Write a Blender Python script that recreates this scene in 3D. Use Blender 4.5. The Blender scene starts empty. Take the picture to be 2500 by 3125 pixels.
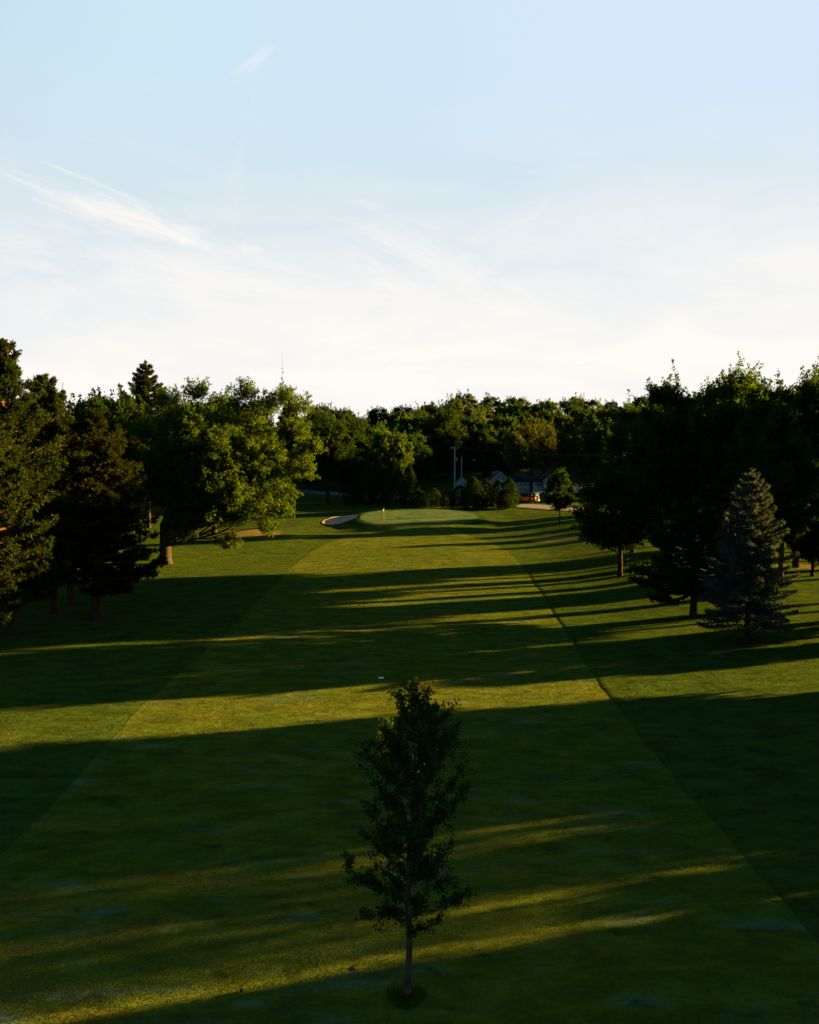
import bpy, math, numpy as np
from mathutils import Vector
R = math.radians
# ------------------------------------------------------------------ camera, sky, sun, exposure
scene = bpy.context.scene
C = bpy.context.collection
CAM_H, PITCH, F = 16.0, 4.58, 2894.0
cam_d = bpy.data.cameras.new('camera'); cam = bpy.data.objects.new('camera', cam_d); C.objects.link(cam)
cam.location = (0, 0, CAM_H); cam.rotation_euler = (R(90 - PITCH), 0, 0)
cam_d.sensor_fit = 'HORIZONTAL'; cam_d.sensor_width = 36; cam_d.lens = F / 2500 * 36
cam_d.clip_start = 0.5; cam_d.clip_end = 9000
scene.camera = cam
SUN_EL, SUN_AZ = 8.0, 18.0            # elevation; azimuth measured from +X towards +Y
S = Vector((math.cos(R(SUN_AZ)) * math.cos(R(SUN_EL)), math.sin(R(SUN_AZ)) * math.cos(R(SUN_EL)), math.sin(R(SUN_EL))))
sun_d = bpy.data.lights.new('sun', 'SUN'); sun = bpy.data.objects.new('sun', sun_d); C.objects.link(sun)
sun_d.energy = 5.0; sun_d.angle = R(0.53); sun_d.color = (1.0, 0.66, 0.20)
sun.rotation_euler = S.to_track_quat('Z', 'Y').to_euler(); sun.location = (60, 20, 60)
scene.view_settings.view_transform = 'Standard'; scene.view_settings.look = 'None'
scene.view_settings.exposure = 2.95; scene.view_settings.gamma = 1.0
scene.view_settings.use_curve_mapping = False
try:
    scene.cycles.max_bounces = 6; scene.cycles.diffuse_bounces = 3; scene.cycles.transmission_bounces = 4
    scene.cycles.transparent_max_bounces = 6; scene.cycles.glossy_bounces = 2
except Exception: pass

class NT:
    """tiny helper for node graphs"""
    def __init__(s, tree): s.t = tree; s.n = tree.nodes; s.l = tree.links
    def new(s, kind, **kw):
        n = s.n.new(kind)
        for k, v in kw.items(): setattr(n, k, v)
        return n
    def put(s, sock, v):
        if isinstance(v, bpy.types.NodeSocket): s.l.new(v, sock)
        elif v is not None: sock.default_value = v
    def math(s, op, a, b=None, c=None, clamp=False):
        n = s.new('ShaderNodeMath', operation=op, use_clamp=clamp)
        s.put(n.inputs[0], a)
        if b is not None: s.put(n.inputs[1], b)
        if c is not None: s.put(n.inputs[2], c)
        return n.outputs[0]
    def vmath(s, op, a, b=None, scale=None):
        n = s.new('ShaderNodeVectorMath', operation=op)
        s.put(n.inputs[0], a)
        if b is not None: s.put(n.inputs[1], b)
        if scale is not None: s.put(n.inputs['Scale'], scale)
        return n.outputs[0]
    def noise(s, vec, scale, detail=3, rough=0.55, dist=0.0, col=False):
        n = s.new('ShaderNodeTexNoise'); s.put(n.inputs['Vector'], vec)
        n.inputs['Scale'].default_value = scale; n.inputs['Detail'].default_value = detail
        n.inputs['Roughness'].default_value = rough; n.inputs['Distortion'].default_value = dist
        return n.outputs['Color' if col else 'Fac']
    def ss(s, v, a, b, lo=0.0, hi=1.0):
        n = s.new('ShaderNodeMapRange', interpolation_type='SMOOTHSTEP'); s.put(n.inputs[0], v)
        n.inputs[1].default_value = a; n.inputs[2].default_value = b
        n.inputs[3].default_value = lo; n.inputs[4].default_value = hi
        return n.outputs[0]
    def mix(s, f, a, b, mode='MIX'):
        n = s.new('ShaderNodeMix', data_type='RGBA', blend_type=mode)
        s.put(n.inputs[0], f); s.put(n.inputs[6], a); s.put(n.inputs[7], b)
        return n.outputs[2]
    def mapping(s, vec, scale=(1, 1, 1), rot=(0, 0, 0), loc=(0, 0, 0)):
        n = s.new('ShaderNodeMapping'); s.put(n.inputs[0], vec)
        n.inputs['Scale'].default_value = scale; n.inputs['Rotation'].default_value = rot; n.inputs['Location'].default_value = loc
        return n.outputs[0]

def c4(c): return (c[0], c[1], c[2], 1.0)

world = bpy.data.worlds.new("World"); scene.world = world; world.use_nodes = True
w = NT(world.node_tree); w.n.clear()
sky = w.new('ShaderNodeTexSky', sky_type='NISHITA'); sky.sun_disc = False
sky.sun_elevation = R(SUN_EL); sky.sun_rotation = R(90 - SUN_AZ)
sky.air_density = 1.0; sky.dust_density = 1.2; sky.ozone_density = 1.6; sky.altitude = 300
tc = w.new('ShaderNodeTexCoord'); D = tc.outputs['Generated']
sep = w.new('ShaderNodeSeparateXYZ'); w.put(sep.inputs[0], D)
az = w.math('ARCTAN2', sep.outputs[0], sep.outputs[1])          # 0 = straight ahead (+Y)
el = w.math('ARCSINE', sep.outputs[2])
comb = w.new('ShaderNodeCombineXYZ'); w.put(comb.inputs[0], az); w.put(comb.inputs[1], el)
AE = comb.outputs[0]
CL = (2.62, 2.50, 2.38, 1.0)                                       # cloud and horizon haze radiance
# thin milky veil ahead of the camera; sky overhead and behind dimmed to cut ambient
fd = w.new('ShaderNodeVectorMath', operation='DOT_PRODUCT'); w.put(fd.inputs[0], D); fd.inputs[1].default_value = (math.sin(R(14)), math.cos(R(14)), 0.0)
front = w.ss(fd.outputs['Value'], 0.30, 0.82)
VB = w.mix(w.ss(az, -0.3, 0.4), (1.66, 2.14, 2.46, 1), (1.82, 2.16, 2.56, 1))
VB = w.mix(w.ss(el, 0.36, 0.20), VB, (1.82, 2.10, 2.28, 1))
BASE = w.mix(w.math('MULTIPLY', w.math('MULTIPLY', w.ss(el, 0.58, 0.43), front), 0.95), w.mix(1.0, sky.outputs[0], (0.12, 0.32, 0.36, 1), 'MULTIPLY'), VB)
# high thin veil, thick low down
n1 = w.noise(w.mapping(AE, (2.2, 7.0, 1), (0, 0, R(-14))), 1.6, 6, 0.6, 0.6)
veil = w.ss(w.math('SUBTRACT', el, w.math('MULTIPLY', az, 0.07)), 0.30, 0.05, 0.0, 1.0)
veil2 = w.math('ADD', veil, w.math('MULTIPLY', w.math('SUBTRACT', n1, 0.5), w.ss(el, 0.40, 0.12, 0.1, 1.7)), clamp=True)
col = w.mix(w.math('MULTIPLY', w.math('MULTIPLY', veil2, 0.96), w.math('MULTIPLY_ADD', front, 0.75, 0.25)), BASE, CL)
def streak(col, a0, e0, ang, la, lb, amt, nscale=7, seed=0.0):
    """a cirrus wisp in the sky: centre azimuth/elevation, tilt, half length and half width (radians)"""
    m = w.mapping(w.mapping(AE, (1, 1, 1), (0, 0, 0), (-a0, -e0, 0)), (1, 1, 1), (0, 0, R(-ang)))
    nz = w.noise(w.mapping(m, (1.0, 5.5, 1), (0, 0, R(9)), (seed, seed, 0)), nscale, 9, 0.66, 0.9)
    sp = w.new('ShaderNodeSeparateXYZ'); w.put(sp.inputs[0], m)
    u = w.math('DIVIDE', sp.outputs[0], la); v = w.math('DIVIDE', sp.outputs[1], lb)
    r = w.math('SQRT', w.math('ADD', w.math('MULTIPLY', u, u), w.math('MULTIPLY', v, v)))
    d = w.math('ADD', w.math('SUBTRACT', 1.0, r), w.math('MULTIPLY', w.math('SUBTRACT', nz, 0.5), 4.2))
    return w.mix(w.math('MULTIPLY', w.ss(d, 0.0, 1.7), amt), col, CL)
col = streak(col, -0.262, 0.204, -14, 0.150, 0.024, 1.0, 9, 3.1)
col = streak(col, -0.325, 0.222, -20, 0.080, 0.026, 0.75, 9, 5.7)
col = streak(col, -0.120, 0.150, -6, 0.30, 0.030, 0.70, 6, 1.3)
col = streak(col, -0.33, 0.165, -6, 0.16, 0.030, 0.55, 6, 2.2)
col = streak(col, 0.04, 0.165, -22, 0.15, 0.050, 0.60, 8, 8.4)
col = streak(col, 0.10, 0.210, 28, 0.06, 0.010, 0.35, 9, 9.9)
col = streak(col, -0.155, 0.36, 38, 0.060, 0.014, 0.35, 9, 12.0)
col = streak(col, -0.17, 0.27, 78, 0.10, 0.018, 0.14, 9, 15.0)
# sky behind and high overhead is darkened blue, to hold down the fill light
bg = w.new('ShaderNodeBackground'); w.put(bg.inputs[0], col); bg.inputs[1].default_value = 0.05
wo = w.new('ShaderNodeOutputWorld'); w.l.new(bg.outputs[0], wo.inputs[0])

# ------------------------------------------------------------------ helpers
def sm(a, b, x):
    t = np.clip((np.asarray(x, float) - a) / (b - a), 0, 1); return t * t * (3 - 2 * t)

def hgt(x, y):
    """terrain height in metres"""
    x = np.asarray(x, float); y = np.asarray(y, float)
    z = 2.0 * sm(130, 200, y) + 2.0 * sm(236, 275, y)
    z = z + sm(262, 420, y) * (11 + 3.5 * sm(-40, 60, x)) * (0.55 + 0.45 * sm(-150, -30, x))
    z = z - sm(520, 1200, y) * 12
    z = z + 1.4 * sm(14, 34, x) * sm(70, 110, y) * (1 - sm(150, 190, y))
    e = np.hypot((x - 1.35) / 10.3, (y - 166.5) / 12.0)
    z = z + 0.75 * (1 - sm(1.0, 1.5, e))
    e2 = np.hypot((x + 12.3) / 3.1, (y - 167.2) / 6.0)
    z = z - 0.10 * (1 - sm(0.8, 1.3, e2))
    z = z + 0.5 * np.exp(-(((x + 23) / 7) ** 2 + ((y - 148) / 9) ** 2))
    z = z + 0.16 * np.sin(x * 0.083 + 1.0) * np.sin(y * 0.061 + 0.4) * sm(20, 60, y) * (1 - sm(140, 160, y))
    return z

TP = math.tan(R(PITCH)); CP, SP_ = math.cos(R(PITCH)), math.sin(R(PITCH))
def ray(px, py):
    u = (px - 1250) / F; v = (1562.5 - py) / F
    return np.array([u, CP + v * SP_, -SP_ + v * CP])
def P(px, py, zoff=0.0):
    """ground point seen at a pixel of the photograph"""
    d = ray(px, py); t = 20.0
    for k in range(200):
        p = np.array([0, 0, CAM_H]) + d * t
        e = p[2] - float(hgt(p[0], p[1])) - zoff
        if e < 0.002: break
        t += max(e * 1.2, 0.01)
    return float(p[0]), float(p[1])
def Z(py, Y):
    """height seen at pixel row py at distance Y"""
    d = ray(1250, py); return CAM_H + d[2] / d[1] * Y
def Xat(px, Y, py=1400):
    d = ray(px, py); return d[0] / d[1] * Y

class MB:
    def __init__(s): s.v = []; s.f = []; s.n = 0
    def add(s, V, Fc):
        V = np.asarray(V, float).reshape(-1, 3); Fc = np.asarray(Fc, int)
        s.v.append(V); s.f.append(Fc + s.n); s.n += len(V)
    def build(s, name, mat, parent=None, smooth=False, link=True):
        me = bpy.data.meshes.new(name)
        V = np.concatenate(s.v) if s.v else np.zeros((0, 3))
        me.vertices.add(len(V)); me.vertices.foreach_set('co', V.ravel())
        loops = np.concatenate([f.ravel() for f in s.f]) if s.f else np.zeros(0, int)
        sizes = np.concatenate([np.full(len(f), f.shape[1]) for f in s.f]) if s.f else np.zeros(0, int)
        starts = np.concatenate([[0], np.cumsum(sizes)[:-1]]) if len(sizes) else sizes
        me.loops.add(len(loops)); me.loops.foreach_set('vertex_index', loops.astype(np.int32))
        me.polygons.add(len(sizes)); me.polygons.foreach_set('loop_start', starts.astype(np.int32))
        me.polygons.foreach_set('loop_total', sizes.astype(np.int32))
        if smooth: me.polygons.foreach_set('use_smooth', np.ones(len(sizes), bool))
        me.update(calc_edges=True); me.validate()
        if mat: me.materials.append(mat)
        o = bpy.data.objects.new(name, me)
        C.objects.link(o)
        if parent: o.parent = parent
        return o
    def box(s, x0, x1, y0, y1, z0, z1):
        V = [(x, y, z) for z in (z0, z1) for y in (y0, y1) for x in (x0, x1)]
        s.add(V, [(0, 2, 3, 1), (4, 5, 7, 6), (0, 1, 5, 4), (2, 6, 7, 3), (0, 4, 6, 2), (1, 3, 7, 5)])
    def tube(s, pts, rad, n=6, cap=True):
        pts = np.asarray(pts, float); rad = np.broadcast_to(np.asarray(rad, float), (len(pts),))
        T = np.gradient(pts, axis=0); T /= np.linalg.norm(T, axis=1)[:, None] + 1e-9
        ref = np.array([0, 0, 1.0]) if abs(T[:, 2]).mean() < 0.8 else np.array([1.0, 0, 0])
        A = np.cross(T, ref); A /= np.linalg.norm(A, axis=1)[:, None] + 1e-9
        B = np.cross(T, A)
        a = np.arange(n) / n * 2 * np.pi
        V = pts[:, None, :] + rad[:, None, None] * (np.cos(a)[None, :, None] * A[:, None, :] + np.sin(a)[None, :, None] * B[:, None, :])
        m = len(pts); i = np.arange(m - 1)[:, None] * n; j = np.arange(n)[None, :]; k = (np.arange(n) + 1) % n
        Q = np.stack([i + j, i + k[None, :], i + n + k[None, :], i + n + j], -1).reshape(-1, 4)
        s.add(V.reshape(-1, 3), Q)
        if cap:
            s.add(V[0], [list(range(n))[::-1]]); s.add(V[-1], [list(range(n))])
    def leaves(s, Pt, A, B, L, W):
        """one pointed leaf per point, long axis A, cross axis B"""
        L = np.broadcast_to(L, len(Pt))[:, None]; W = np.broadcast_to(W, len(Pt))[:, None]
        V = np.stack([Pt, Pt + A * L * .45 + B * W * .5, Pt + A * L, Pt + A * L * .45 - B * W * .5], 1).reshape(-1, 3)
        i = np.arange(len(Pt))[:, None] * 4
        s.add(V, i + np.array([[0, 1, 2, 3]]))

def unit(v): return v / (np.linalg.norm(v, axis=-1, keepdims=True) + 1e-9)
def rdir(rng, n): return unit(rng.normal(size=(n, 3)))
def perp(rng, A): return unit(np.cross(A, rng.normal(size=A.shape)))

def tag(o, label=None, cat=None, group=None, kind=None):
    if label: o['label'] = label
    if cat: o['category'] = cat
    if group: o['group'] = group
    if kind: o['kind'] = kind
    return o
def empty(name, loc=(0, 0, 0), rz=0.0, sc=1.0):
    o = bpy.data.objects.new(name, None); C.objects.link(o); o.location = loc; o.rotation_euler = (0, 0, rz)
    o.empty_display_size = 0.3
    o.scale = (sc, sc, sc) if np.isscalar(sc) else sc
    return o
def copy_tree(o, parent=None):
    c = o.copy(); C.objects.link(c)
    if parent: c.parent = parent
    for ch in list(o.children): copy_tree(ch, c)
    return c

# ------------------------------------------------------------------ materials
def mat_new(name):
    m = bpy.data.materials.new(name); m.use_nodes = True; nt = NT(m.node_tree); nt.n.clear()
    out = nt.new('ShaderNodeOutputMaterial'); return m, nt, out

def leaf_mat(name, dark, light, trans=0.45, nscale=0.45):
    m, t, out = mat_new(name)
    co = t.new('ShaderNodeTexCoord').outputs['Object']
    oi = t.new('ShaderNodeObjectInfo').outputs['Random']
    f = t.noise(co, nscale, 3, 0.6); g = t.noise(co, 7.0, 2, 0.6)
    k = t.ss(t.math('ADD', t.math('MULTIPLY', f, 0.5), t.math('MULTIPLY', g, 0.5)), 0.36, 0.64)
    colr = t.mix(k, c4(dark), c4(light))
    colr = t.mix(t.math('MULTIPLY', oi, 0.25), colr, c4((light[0] * 1.1, light[1] * .8, light[2] * .7)))
    d = t.new('ShaderNodeBsdfDiffuse'); t.put(d.inputs[0], colr)
    tr = t.new('ShaderNodeBsdfTranslucent'); t.put(tr.inputs[0], t.mix(1.0, colr, (1.5, 1.38, 0.42, 1), 'MULTIPLY'))
    ms = t.new('ShaderNodeMixShader'); ms.inputs[0].default_value = trans
    t.l.new(d.outputs[0], ms.inputs[1]); t.l.new(tr.outputs[0], ms.inputs[2]); t.l.new(ms.outputs[0], out.inputs[0])
    return m

def bark_mat(name, a, b, zscale=0.35):
    m, t, out = mat_new(name)
    co = t.new('ShaderNodeTexCoord').outputs['Object']
    f = t.noise(t.mapping(co, (1, 1, zscale)), 9.0, 5, 0.65)
    d = t.new('ShaderNodeBsdfDiffuse'); t.put(d.inputs[0], t.mix(t.ss(f, 0.35, 0.65), c4(a), c4(b)))
    bp = t.new('ShaderNodeBump'); bp.inputs['Strength'].default_value = 0.8; bp.inputs['Distance'].default_value = 0.06
    t.put(bp.inputs['Height'], f); t.l.new(bp.outputs[0], d.inputs['Normal'])
    t.l.new(d.outputs[0], out.inputs[0]); return m

def plain(name, c, rough=0.6, metal=0.0, var=0.12, scale=3.0, emis=None, spec=0.3):
    m, t, out = mat_new(name)
    co = t.new('ShaderNodeTexCoord').outputs['Object']
    f = t.noise(co, scale, 5, 0.6)
    p = t.new('ShaderNodeBsdfPrincipled')
    lo = tuple(x * (1 - var) for x in c); hi = tuple(min(1, x * (1 + var)) for x in c)
    t.put(p.inputs['Base Color'], t.mix(t.ss(f, 0.3, 0.7), c4(lo), c4(hi)))
    p.inputs['Roughness'].default_value = rough; p.inputs['Metallic'].default_value = metal
    p.inputs['Specular IOR Level'].default_value = spec
    t.l.new(p.outputs[0], out.inputs[0]); return m

def grass_mat(name, base, alt, dry, dew, blade=1.0, patch=0.09, stretch=2.6, dry_spots=(), dryamt=0.35):
    """turf: blades stand upright, so the shading normal is scattered blade by blade"""
    m, t, out = mat_new(name)
    co = t.new('ShaderNodeTexCoord').outputs['Object']
    big = t.noise(co, 0.045, 4, 0.6, 0.3)
    med = t.noise(t.mapping(co, (1 / stretch, 1, 1)), patch * 4.5, 5, 0.62, 0.4)
    fine = t.noise(co, 5.0, 4, 0.7)
    bl = t.noise(co, 38.0, 2, 0.8)
    col = t.mix(t.ss(big, 0.35, 0.65), c4(base), c4(alt))
    col = t.mix(t.math('MULTIPLY', t.ss(med, 0.5, 0.72), dryamt), col, c4(dry))
    dw = t.noise(t.mapping(co, (0.22, 1, 1), (0, 0, R(4)), (7, 3, 0)), 0.95, 4, 0.55, 0.6)
    col = t.mix(t.math('MULTIPLY', t.ss(dw, 0.56, 0.72), 0.55), col, c4(dew))
    spx = t.new('ShaderNodeSeparateXYZ'); t.put(spx.inputs[0], co)
    for (sx, sy, ra, rb) in dry_spots:
        u = t.math('DIVIDE', t.math('SUBTRACT', spx.outputs[0], sx), ra); v = t.math('DIVIDE', t.math('SUBTRACT', spx.outputs[1], sy), rb)
        r = t.math('ADD', t.math('ADD', t.math('MULTIPLY', u, u), t.math('MULTIPLY', v, v)), t.math('MULTIPLY', t.math('SUBTRACT', fine, 0.5), 1.6))
        col = t.mix(t.ss(t.math('ADD', r, t.math('MULTIPLY', t.math('SUBTRACT', med, .5), 2.5)), 1.1, 0.2), col, (0.18, 0.125, 0.042, 1))
    vo = t.new('ShaderNodeTexVoronoi'); t.put(vo.inputs['Vector'], t.mapping(co, (0.7, 1, 1))); vo.inputs['Scale'].default_value = 0.55
    divot = t.ss(t.math('ADD', vo.outputs['Distance'], t.math('MULTIPLY', t.noise(co, 2.6, 2, 0.6), 0.5)), 0.42, 0.30)
    col = t.mix(t.math('MULTIPLY', divot, 0.55), col, (0.022, 0.030, 0.008, 1))
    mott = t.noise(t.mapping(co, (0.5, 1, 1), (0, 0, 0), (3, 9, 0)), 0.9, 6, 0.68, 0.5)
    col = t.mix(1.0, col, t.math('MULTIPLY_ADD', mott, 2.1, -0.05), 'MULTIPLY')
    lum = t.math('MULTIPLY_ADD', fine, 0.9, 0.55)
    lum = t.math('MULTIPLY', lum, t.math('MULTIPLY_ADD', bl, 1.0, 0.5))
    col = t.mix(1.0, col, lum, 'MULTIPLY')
    bn = t.noise(co, 26.0, 2, 0.9, col=True)
    v = t.vmath('SUBTRACT', bn, (0.5, 0.5, 0.5)); v = t.vmath('MULTIPLY', v, (5.0 * blade, 5.0 * blade, 0.6))
    tuft = t.noise(co, 2.2, 3, 0.7, col=True)
    v2 = t.vmath('MULTIPLY', t.vmath('SUBTRACT', tuft, (0.5, 0.5, 0.5)), (0.7 * blade, 0.7 * blade, 0.0))
    N = t.vmath('NORMALIZE', t.vmath('ADD', t.vmath('ADD', v, v2), (0, 0, 1)))
    d = t.new('ShaderNodeBsdfDiffuse'); t.put(d.inputs[0], col); t.put(d.inputs['Normal'], N)
    t.l.new(d.outputs[0], out.inputs[0]); return m

M = {}
DRY = [P(765, 1625) + (6.0, 5.5), P(1690, 1645) + (4.2, 3.5), P(2440, 1730) + (3.0, 2.0)]
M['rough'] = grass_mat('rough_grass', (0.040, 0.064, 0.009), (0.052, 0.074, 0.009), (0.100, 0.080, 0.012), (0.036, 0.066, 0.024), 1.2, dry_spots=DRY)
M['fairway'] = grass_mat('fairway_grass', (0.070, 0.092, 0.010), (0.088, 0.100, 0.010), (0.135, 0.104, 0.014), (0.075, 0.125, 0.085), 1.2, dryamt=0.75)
M['green'] = grass_mat('green_grass', (0.080, 0.118, 0.038), (0.088, 0.124, 0.040), (0.085, 0.09, 0.035), (0.065, 0.09, 0.04), 0.5, dryamt=0.2)
M['collar'] = grass_mat('collar_grass', (0.034, 0.060, 0.012), (0.040, 0.066, 0.012), (0.06, 0.075, 0.02), (0.05, 0.08, 0.03), 0.7)
M['sand'] = plain('bunker_sand', (0.64, 0.34, 0.22), 0.95, var=0.18, scale=6.0, spec=0.0)
M['asphalt'] = plain('asphalt', (0.12, 0.105, 0.095), 0.9, var=0.15, scale=2.0)
M['shoulder'] = plain('road_shoulder', (0.19, 0.155, 0.11), 0.95, var=0.2, scale=2.0, spec=0.05)
M['line'] = plain('road_paint', (0.6, 0.5, 0.15), 0.7)
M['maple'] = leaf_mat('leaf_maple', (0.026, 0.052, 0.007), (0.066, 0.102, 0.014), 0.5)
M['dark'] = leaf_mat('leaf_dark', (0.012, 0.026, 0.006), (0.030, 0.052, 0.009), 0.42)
M['hillA'] = leaf_mat('leaf_hill', (0.014, 0.034, 0.009), (0.038, 0.066, 0.015), 0.42, 0.2)
M['hillB'] = leaf_mat('leaf_hill_pale', (0.025, 0.042, 0.014), (0.064, 0.082, 0.028), 0.45, 0.2)
M['pine'] = leaf_mat('needles_pine', (0.012, 0.022, 0.006), (0.034, 0.045, 0.009), 0.25)
M['rust'] = leaf_mat('needles_rusty', (0.013, 0.021, 0.006), (0.032, 0.032, 0.009), 0.25)
M['spruce'] = leaf_mat('needles_spruce', (0.021, 0.036, 0.033), (0.078, 0.098, 0.084), 0.2)
M['willow'] = leaf_mat('leaf_willow', (0.026, 0.036, 0.010), (0.062, 0.062, 0.018), 0.4)
M['cedar'] = leaf_mat('leaf_cedar', (0.012, 0.026, 0.008), (0.028, 0.044, 0.011), 0.2)
M['mast'] = None
M['young'] = leaf_mat('leaf_young', (0.012, 0.030, 0.010), (0.036, 0.062, 0.018), 0.42)
M['bark'] = bark_mat('bark_grey', (0.022, 0.016, 0.012), (0.062, 0.045, 0.030))
M['barkred'] = bark_mat('bark_red', (0.040, 0.020, 0.012), (0.10, 0.048, 0.024))
M['barkpale'] = bark_mat('bark_pale', (0.05, 0.032, 0.022), (0.14, 0.085, 0.052))
M['bladegrass'] = leaf_mat('tuft_grass', (0.05, 0.075, 0.012), (0.085, 0.11, 0.02), 0.45)
M['wood'] = bark_mat('weathered_wood', (0.30, 0.26, 0.22), (0.48, 0.42, 0.36), 0.05)
M['wire'] = plain('wire_metal', (0.07, 0.07, 0.08), 0.5, 0.3)
M['steel'] = plain('grey_steel', (0.20, 0.21, 0.22), 0.4, 0.3)
M['white'] = plain('white_paint', (0.78, 0.77, 0.74), 0.6, var=0.05)
M['mast'] = plain('mast_steel', (0.035, 0.037, 0.042), 0.7, 0.0)
M['flag'] = plain('flag_yellow', (0.62, 0.44, 0.06), 0.8)
M['black'] = plain('black_plastic', (0.012, 0.012, 0.013), 0.5)
M['rubber'] = plain('tyre_rubber', (0.015, 0.015, 0.015), 0.85)
M['orange'] = plain('orange_paint', (0.90, 0.16, 0.01), 0.35, var=0.04, spec=0.5)
M['glass'] = plain('dark_glass', (0.02, 0.025, 0.03), 0.08, spec=0.6)
M['redlens'] = plain('red_lens', (0.5, 0.02, 0.01), 0.2)
M['roof'] = plain('roof_shingle', (0.018, 0.018, 0.02), 0.9, var=0.3, scale=5.0)

def siding(name, c):
    m, t, out = mat_new(name)
    co = t.new('ShaderNodeTexCoord').outputs['Object']
    wv = t.new('ShaderNodeTexWave', bands_direction='Z', wave_profile='SAW'); t.put(wv.inputs[0], co); wv.inputs['Scale'].default_value = 1.4
    f = t.noise(co, 1.2, 4, 0.6)
    col = t.mix(t.ss(f, 0.3, 0.75), c4(c), c4(tuple(x * 0.82 for x in c)))
    p = t.new('ShaderNodeBsdfPrincipled'); t.put(p.inputs['Base Color'], col); p.inputs['Roughness'].default_value = 0.7
    b = t.new('ShaderNodeBump'); b.inputs['Strength'].default_value = 0.6; b.inputs['Distance'].default_value = 0.03
    t.put(b.inputs['Height'], wv.outputs['Fac']); t.l.new(b.outputs[0], p.inputs['Normal'])
    t.l.new(p.outputs[0], out.inputs[0]); return m
M['siding'] = siding('white_siding', (0.52, 0.52, 0.53))
M['bluesiding'] = siding('pale_blue_siding', (0.24, 0.33, 0.40))

# ------------------------------------------------------------------ ground, fairway, green, bunker, road
def edge(ys, xs): return lambda y: np.interp(y, ys, xs)
XR = edge([-400, 30, 36, 50, 60, 75, 93, 115, 130, 140, 148, 154], [12.9, 12.9, 12.7, 12.3, 12.4, 12.8, 13.4, 13.9, 13.6, 12.0, 9.6, 7.5])
XL = edge([-400, 36, 58, 74, 100, 120, 132, 142, 150, 154], [-15.6, -15.6, -15.9, -15.0, -14.5, -14.3, -13.6, -11.8, -8.6, -7.0])
FWY0, FWY1 = -60.0, 156.0
DEEP = 0.038
rows = np.concatenate([[-900, -500, -250, -140, -90], np.arange(-60, 20, 4), np.arange(20, 70, 1.0), np.arange(70, 142, 1.2),
                       np.arange(142, 190, 0.6), np.arange(190, 300, 2.5), np.arange(300, 560, 10), np.geomspace(570, 6000, 26)])
ul = -np.concatenate([[4000, 2500, 1500, 900, 600, 400, 300, 230, 180], np.arange(140, 60, -6), np.arange(60, 17, -1.6)])
ur = -ul[::-1]
uc = np.arange(-14, 14.01, 1.0) / 14.0
def wob(y, s): return 0.05 * np.sin(y * 0.31 + s) + 0.05 * np.sin(y * 0.73 + 3 * s) + 0.04 * np.sin(y * 2.1 + s) + 0.03 * np.sin(y * 5.3 + 2 * s)
V = []; 
for y in rows:
    xl, xr = float(XL(y)) + wob(y, 1), float(XR(y)) + wob(y, 4)
    mid = (xl + xr) / 2; half = (xr - xl) / 2
    inside = (FWY0 < y < FWY1)
    X = np.concatenate([ul + (xl + 15) * np.exp(-(np.abs(ul) - 17) / 12), [xl - 0.6, xl - 0.14], [xl],
                        mid + uc[1:-1] * half, [xr], [xr + 0.14, xr + 0.6], ur + (xr - 14) * np.exp(-(np.abs(ur) - 17) / 12)])
    z = hgt(X, np.full_like(X, y))
    k0 = len(ul) + 2; k1 = k0 + len(uc)
    if inside: z[k0:k1] -= DEEP * (1 - float(sm(104, 128, y)))
    V.append(np.stack([X, np.full_like(X, y), z], 1))
V = np.array(V); nr, ncol = V.shape[:2]
def gridfaces(nr, nc):
    i = np.arange(nr - 1)[:, None] * nc; j = np.arange(nc - 1)[None, :]
    return np.stack([i + j, i + j + 1, i + nc + j + 1, i + nc + j], -1).reshape(-1, 4)
mb = MB(); mb.add(V.reshape(-1, 3), gridfaces(nr, ncol))
tag(mb.build('ground', M['rough'], smooth=False), kind='structure')
bpy.data.objects['ground'].data.polygons.foreach_set('use_smooth', np.ones(len(bpy.data.objects['ground'].data.polygons), bool))
ins = (rows > FWY0) & (rows < FWY1); k0 = len(ul) + 2; k1 = k0 + len(uc)
Vf = V[ins][:, k0:k1].copy(); Vf[:, :, 2] += 0.02; Vf[:, 0, 0] += .012; Vf[:, -1, 0] -= .012
mb = MB(); mb.add(Vf.reshape(-1, 3), gridfaces(Vf.shape[0], Vf.shape[1]))
tag(mb.build('fairway', M['fairway'], smooth=True), kind='structure')

def disc(name, cx, cy, rfun, off, mat, nr=18, na=96):
    a = np.arange(na) / na * 2 * np.pi; rr = np.linspace(0.02, 1, nr)
    rx, ry = rfun(a)
    X = cx + rr[:, None] * rx[None, :]; Y = cy + rr[:, None] * ry[None, :]
    Vv = np.stack([X, Y, hgt(X, Y) + off], -1)
    i = np.arange(nr - 1)[:, None] * na; j = np.arange(na)[None, :]; k = (j + 1) % na
    mb = MB(); mb.add(Vv.reshape(-1, 3), np.stack([i + j, i + k, i + na + k, i + na + j], -1).reshape(-1, 4))
    mb.add(Vv[0], [list(range(na))])
    return tag(mb.build(name, mat, smooth=True), kind='structure')
def ell(rx, ry, wv=0.03, ph=0.0):
    def f(a):
        k = 1 + wv * np.sin(2 * a + ph) + wv * np.sin(3 * a + 1.3 * ph + 1)
        return rx * k * np.cos(a), ry * k * np.sin(a)
    return f
disc('green_collar', 1.35, 166.3, ell(11.6, 13.0, 0.03, 0.6), 0.035, M['collar'])
disc('putting_green', 1.35, 166.8, ell(10.2, 11.6, 0.035, 0.6), 0.060, M['green'])
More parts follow.
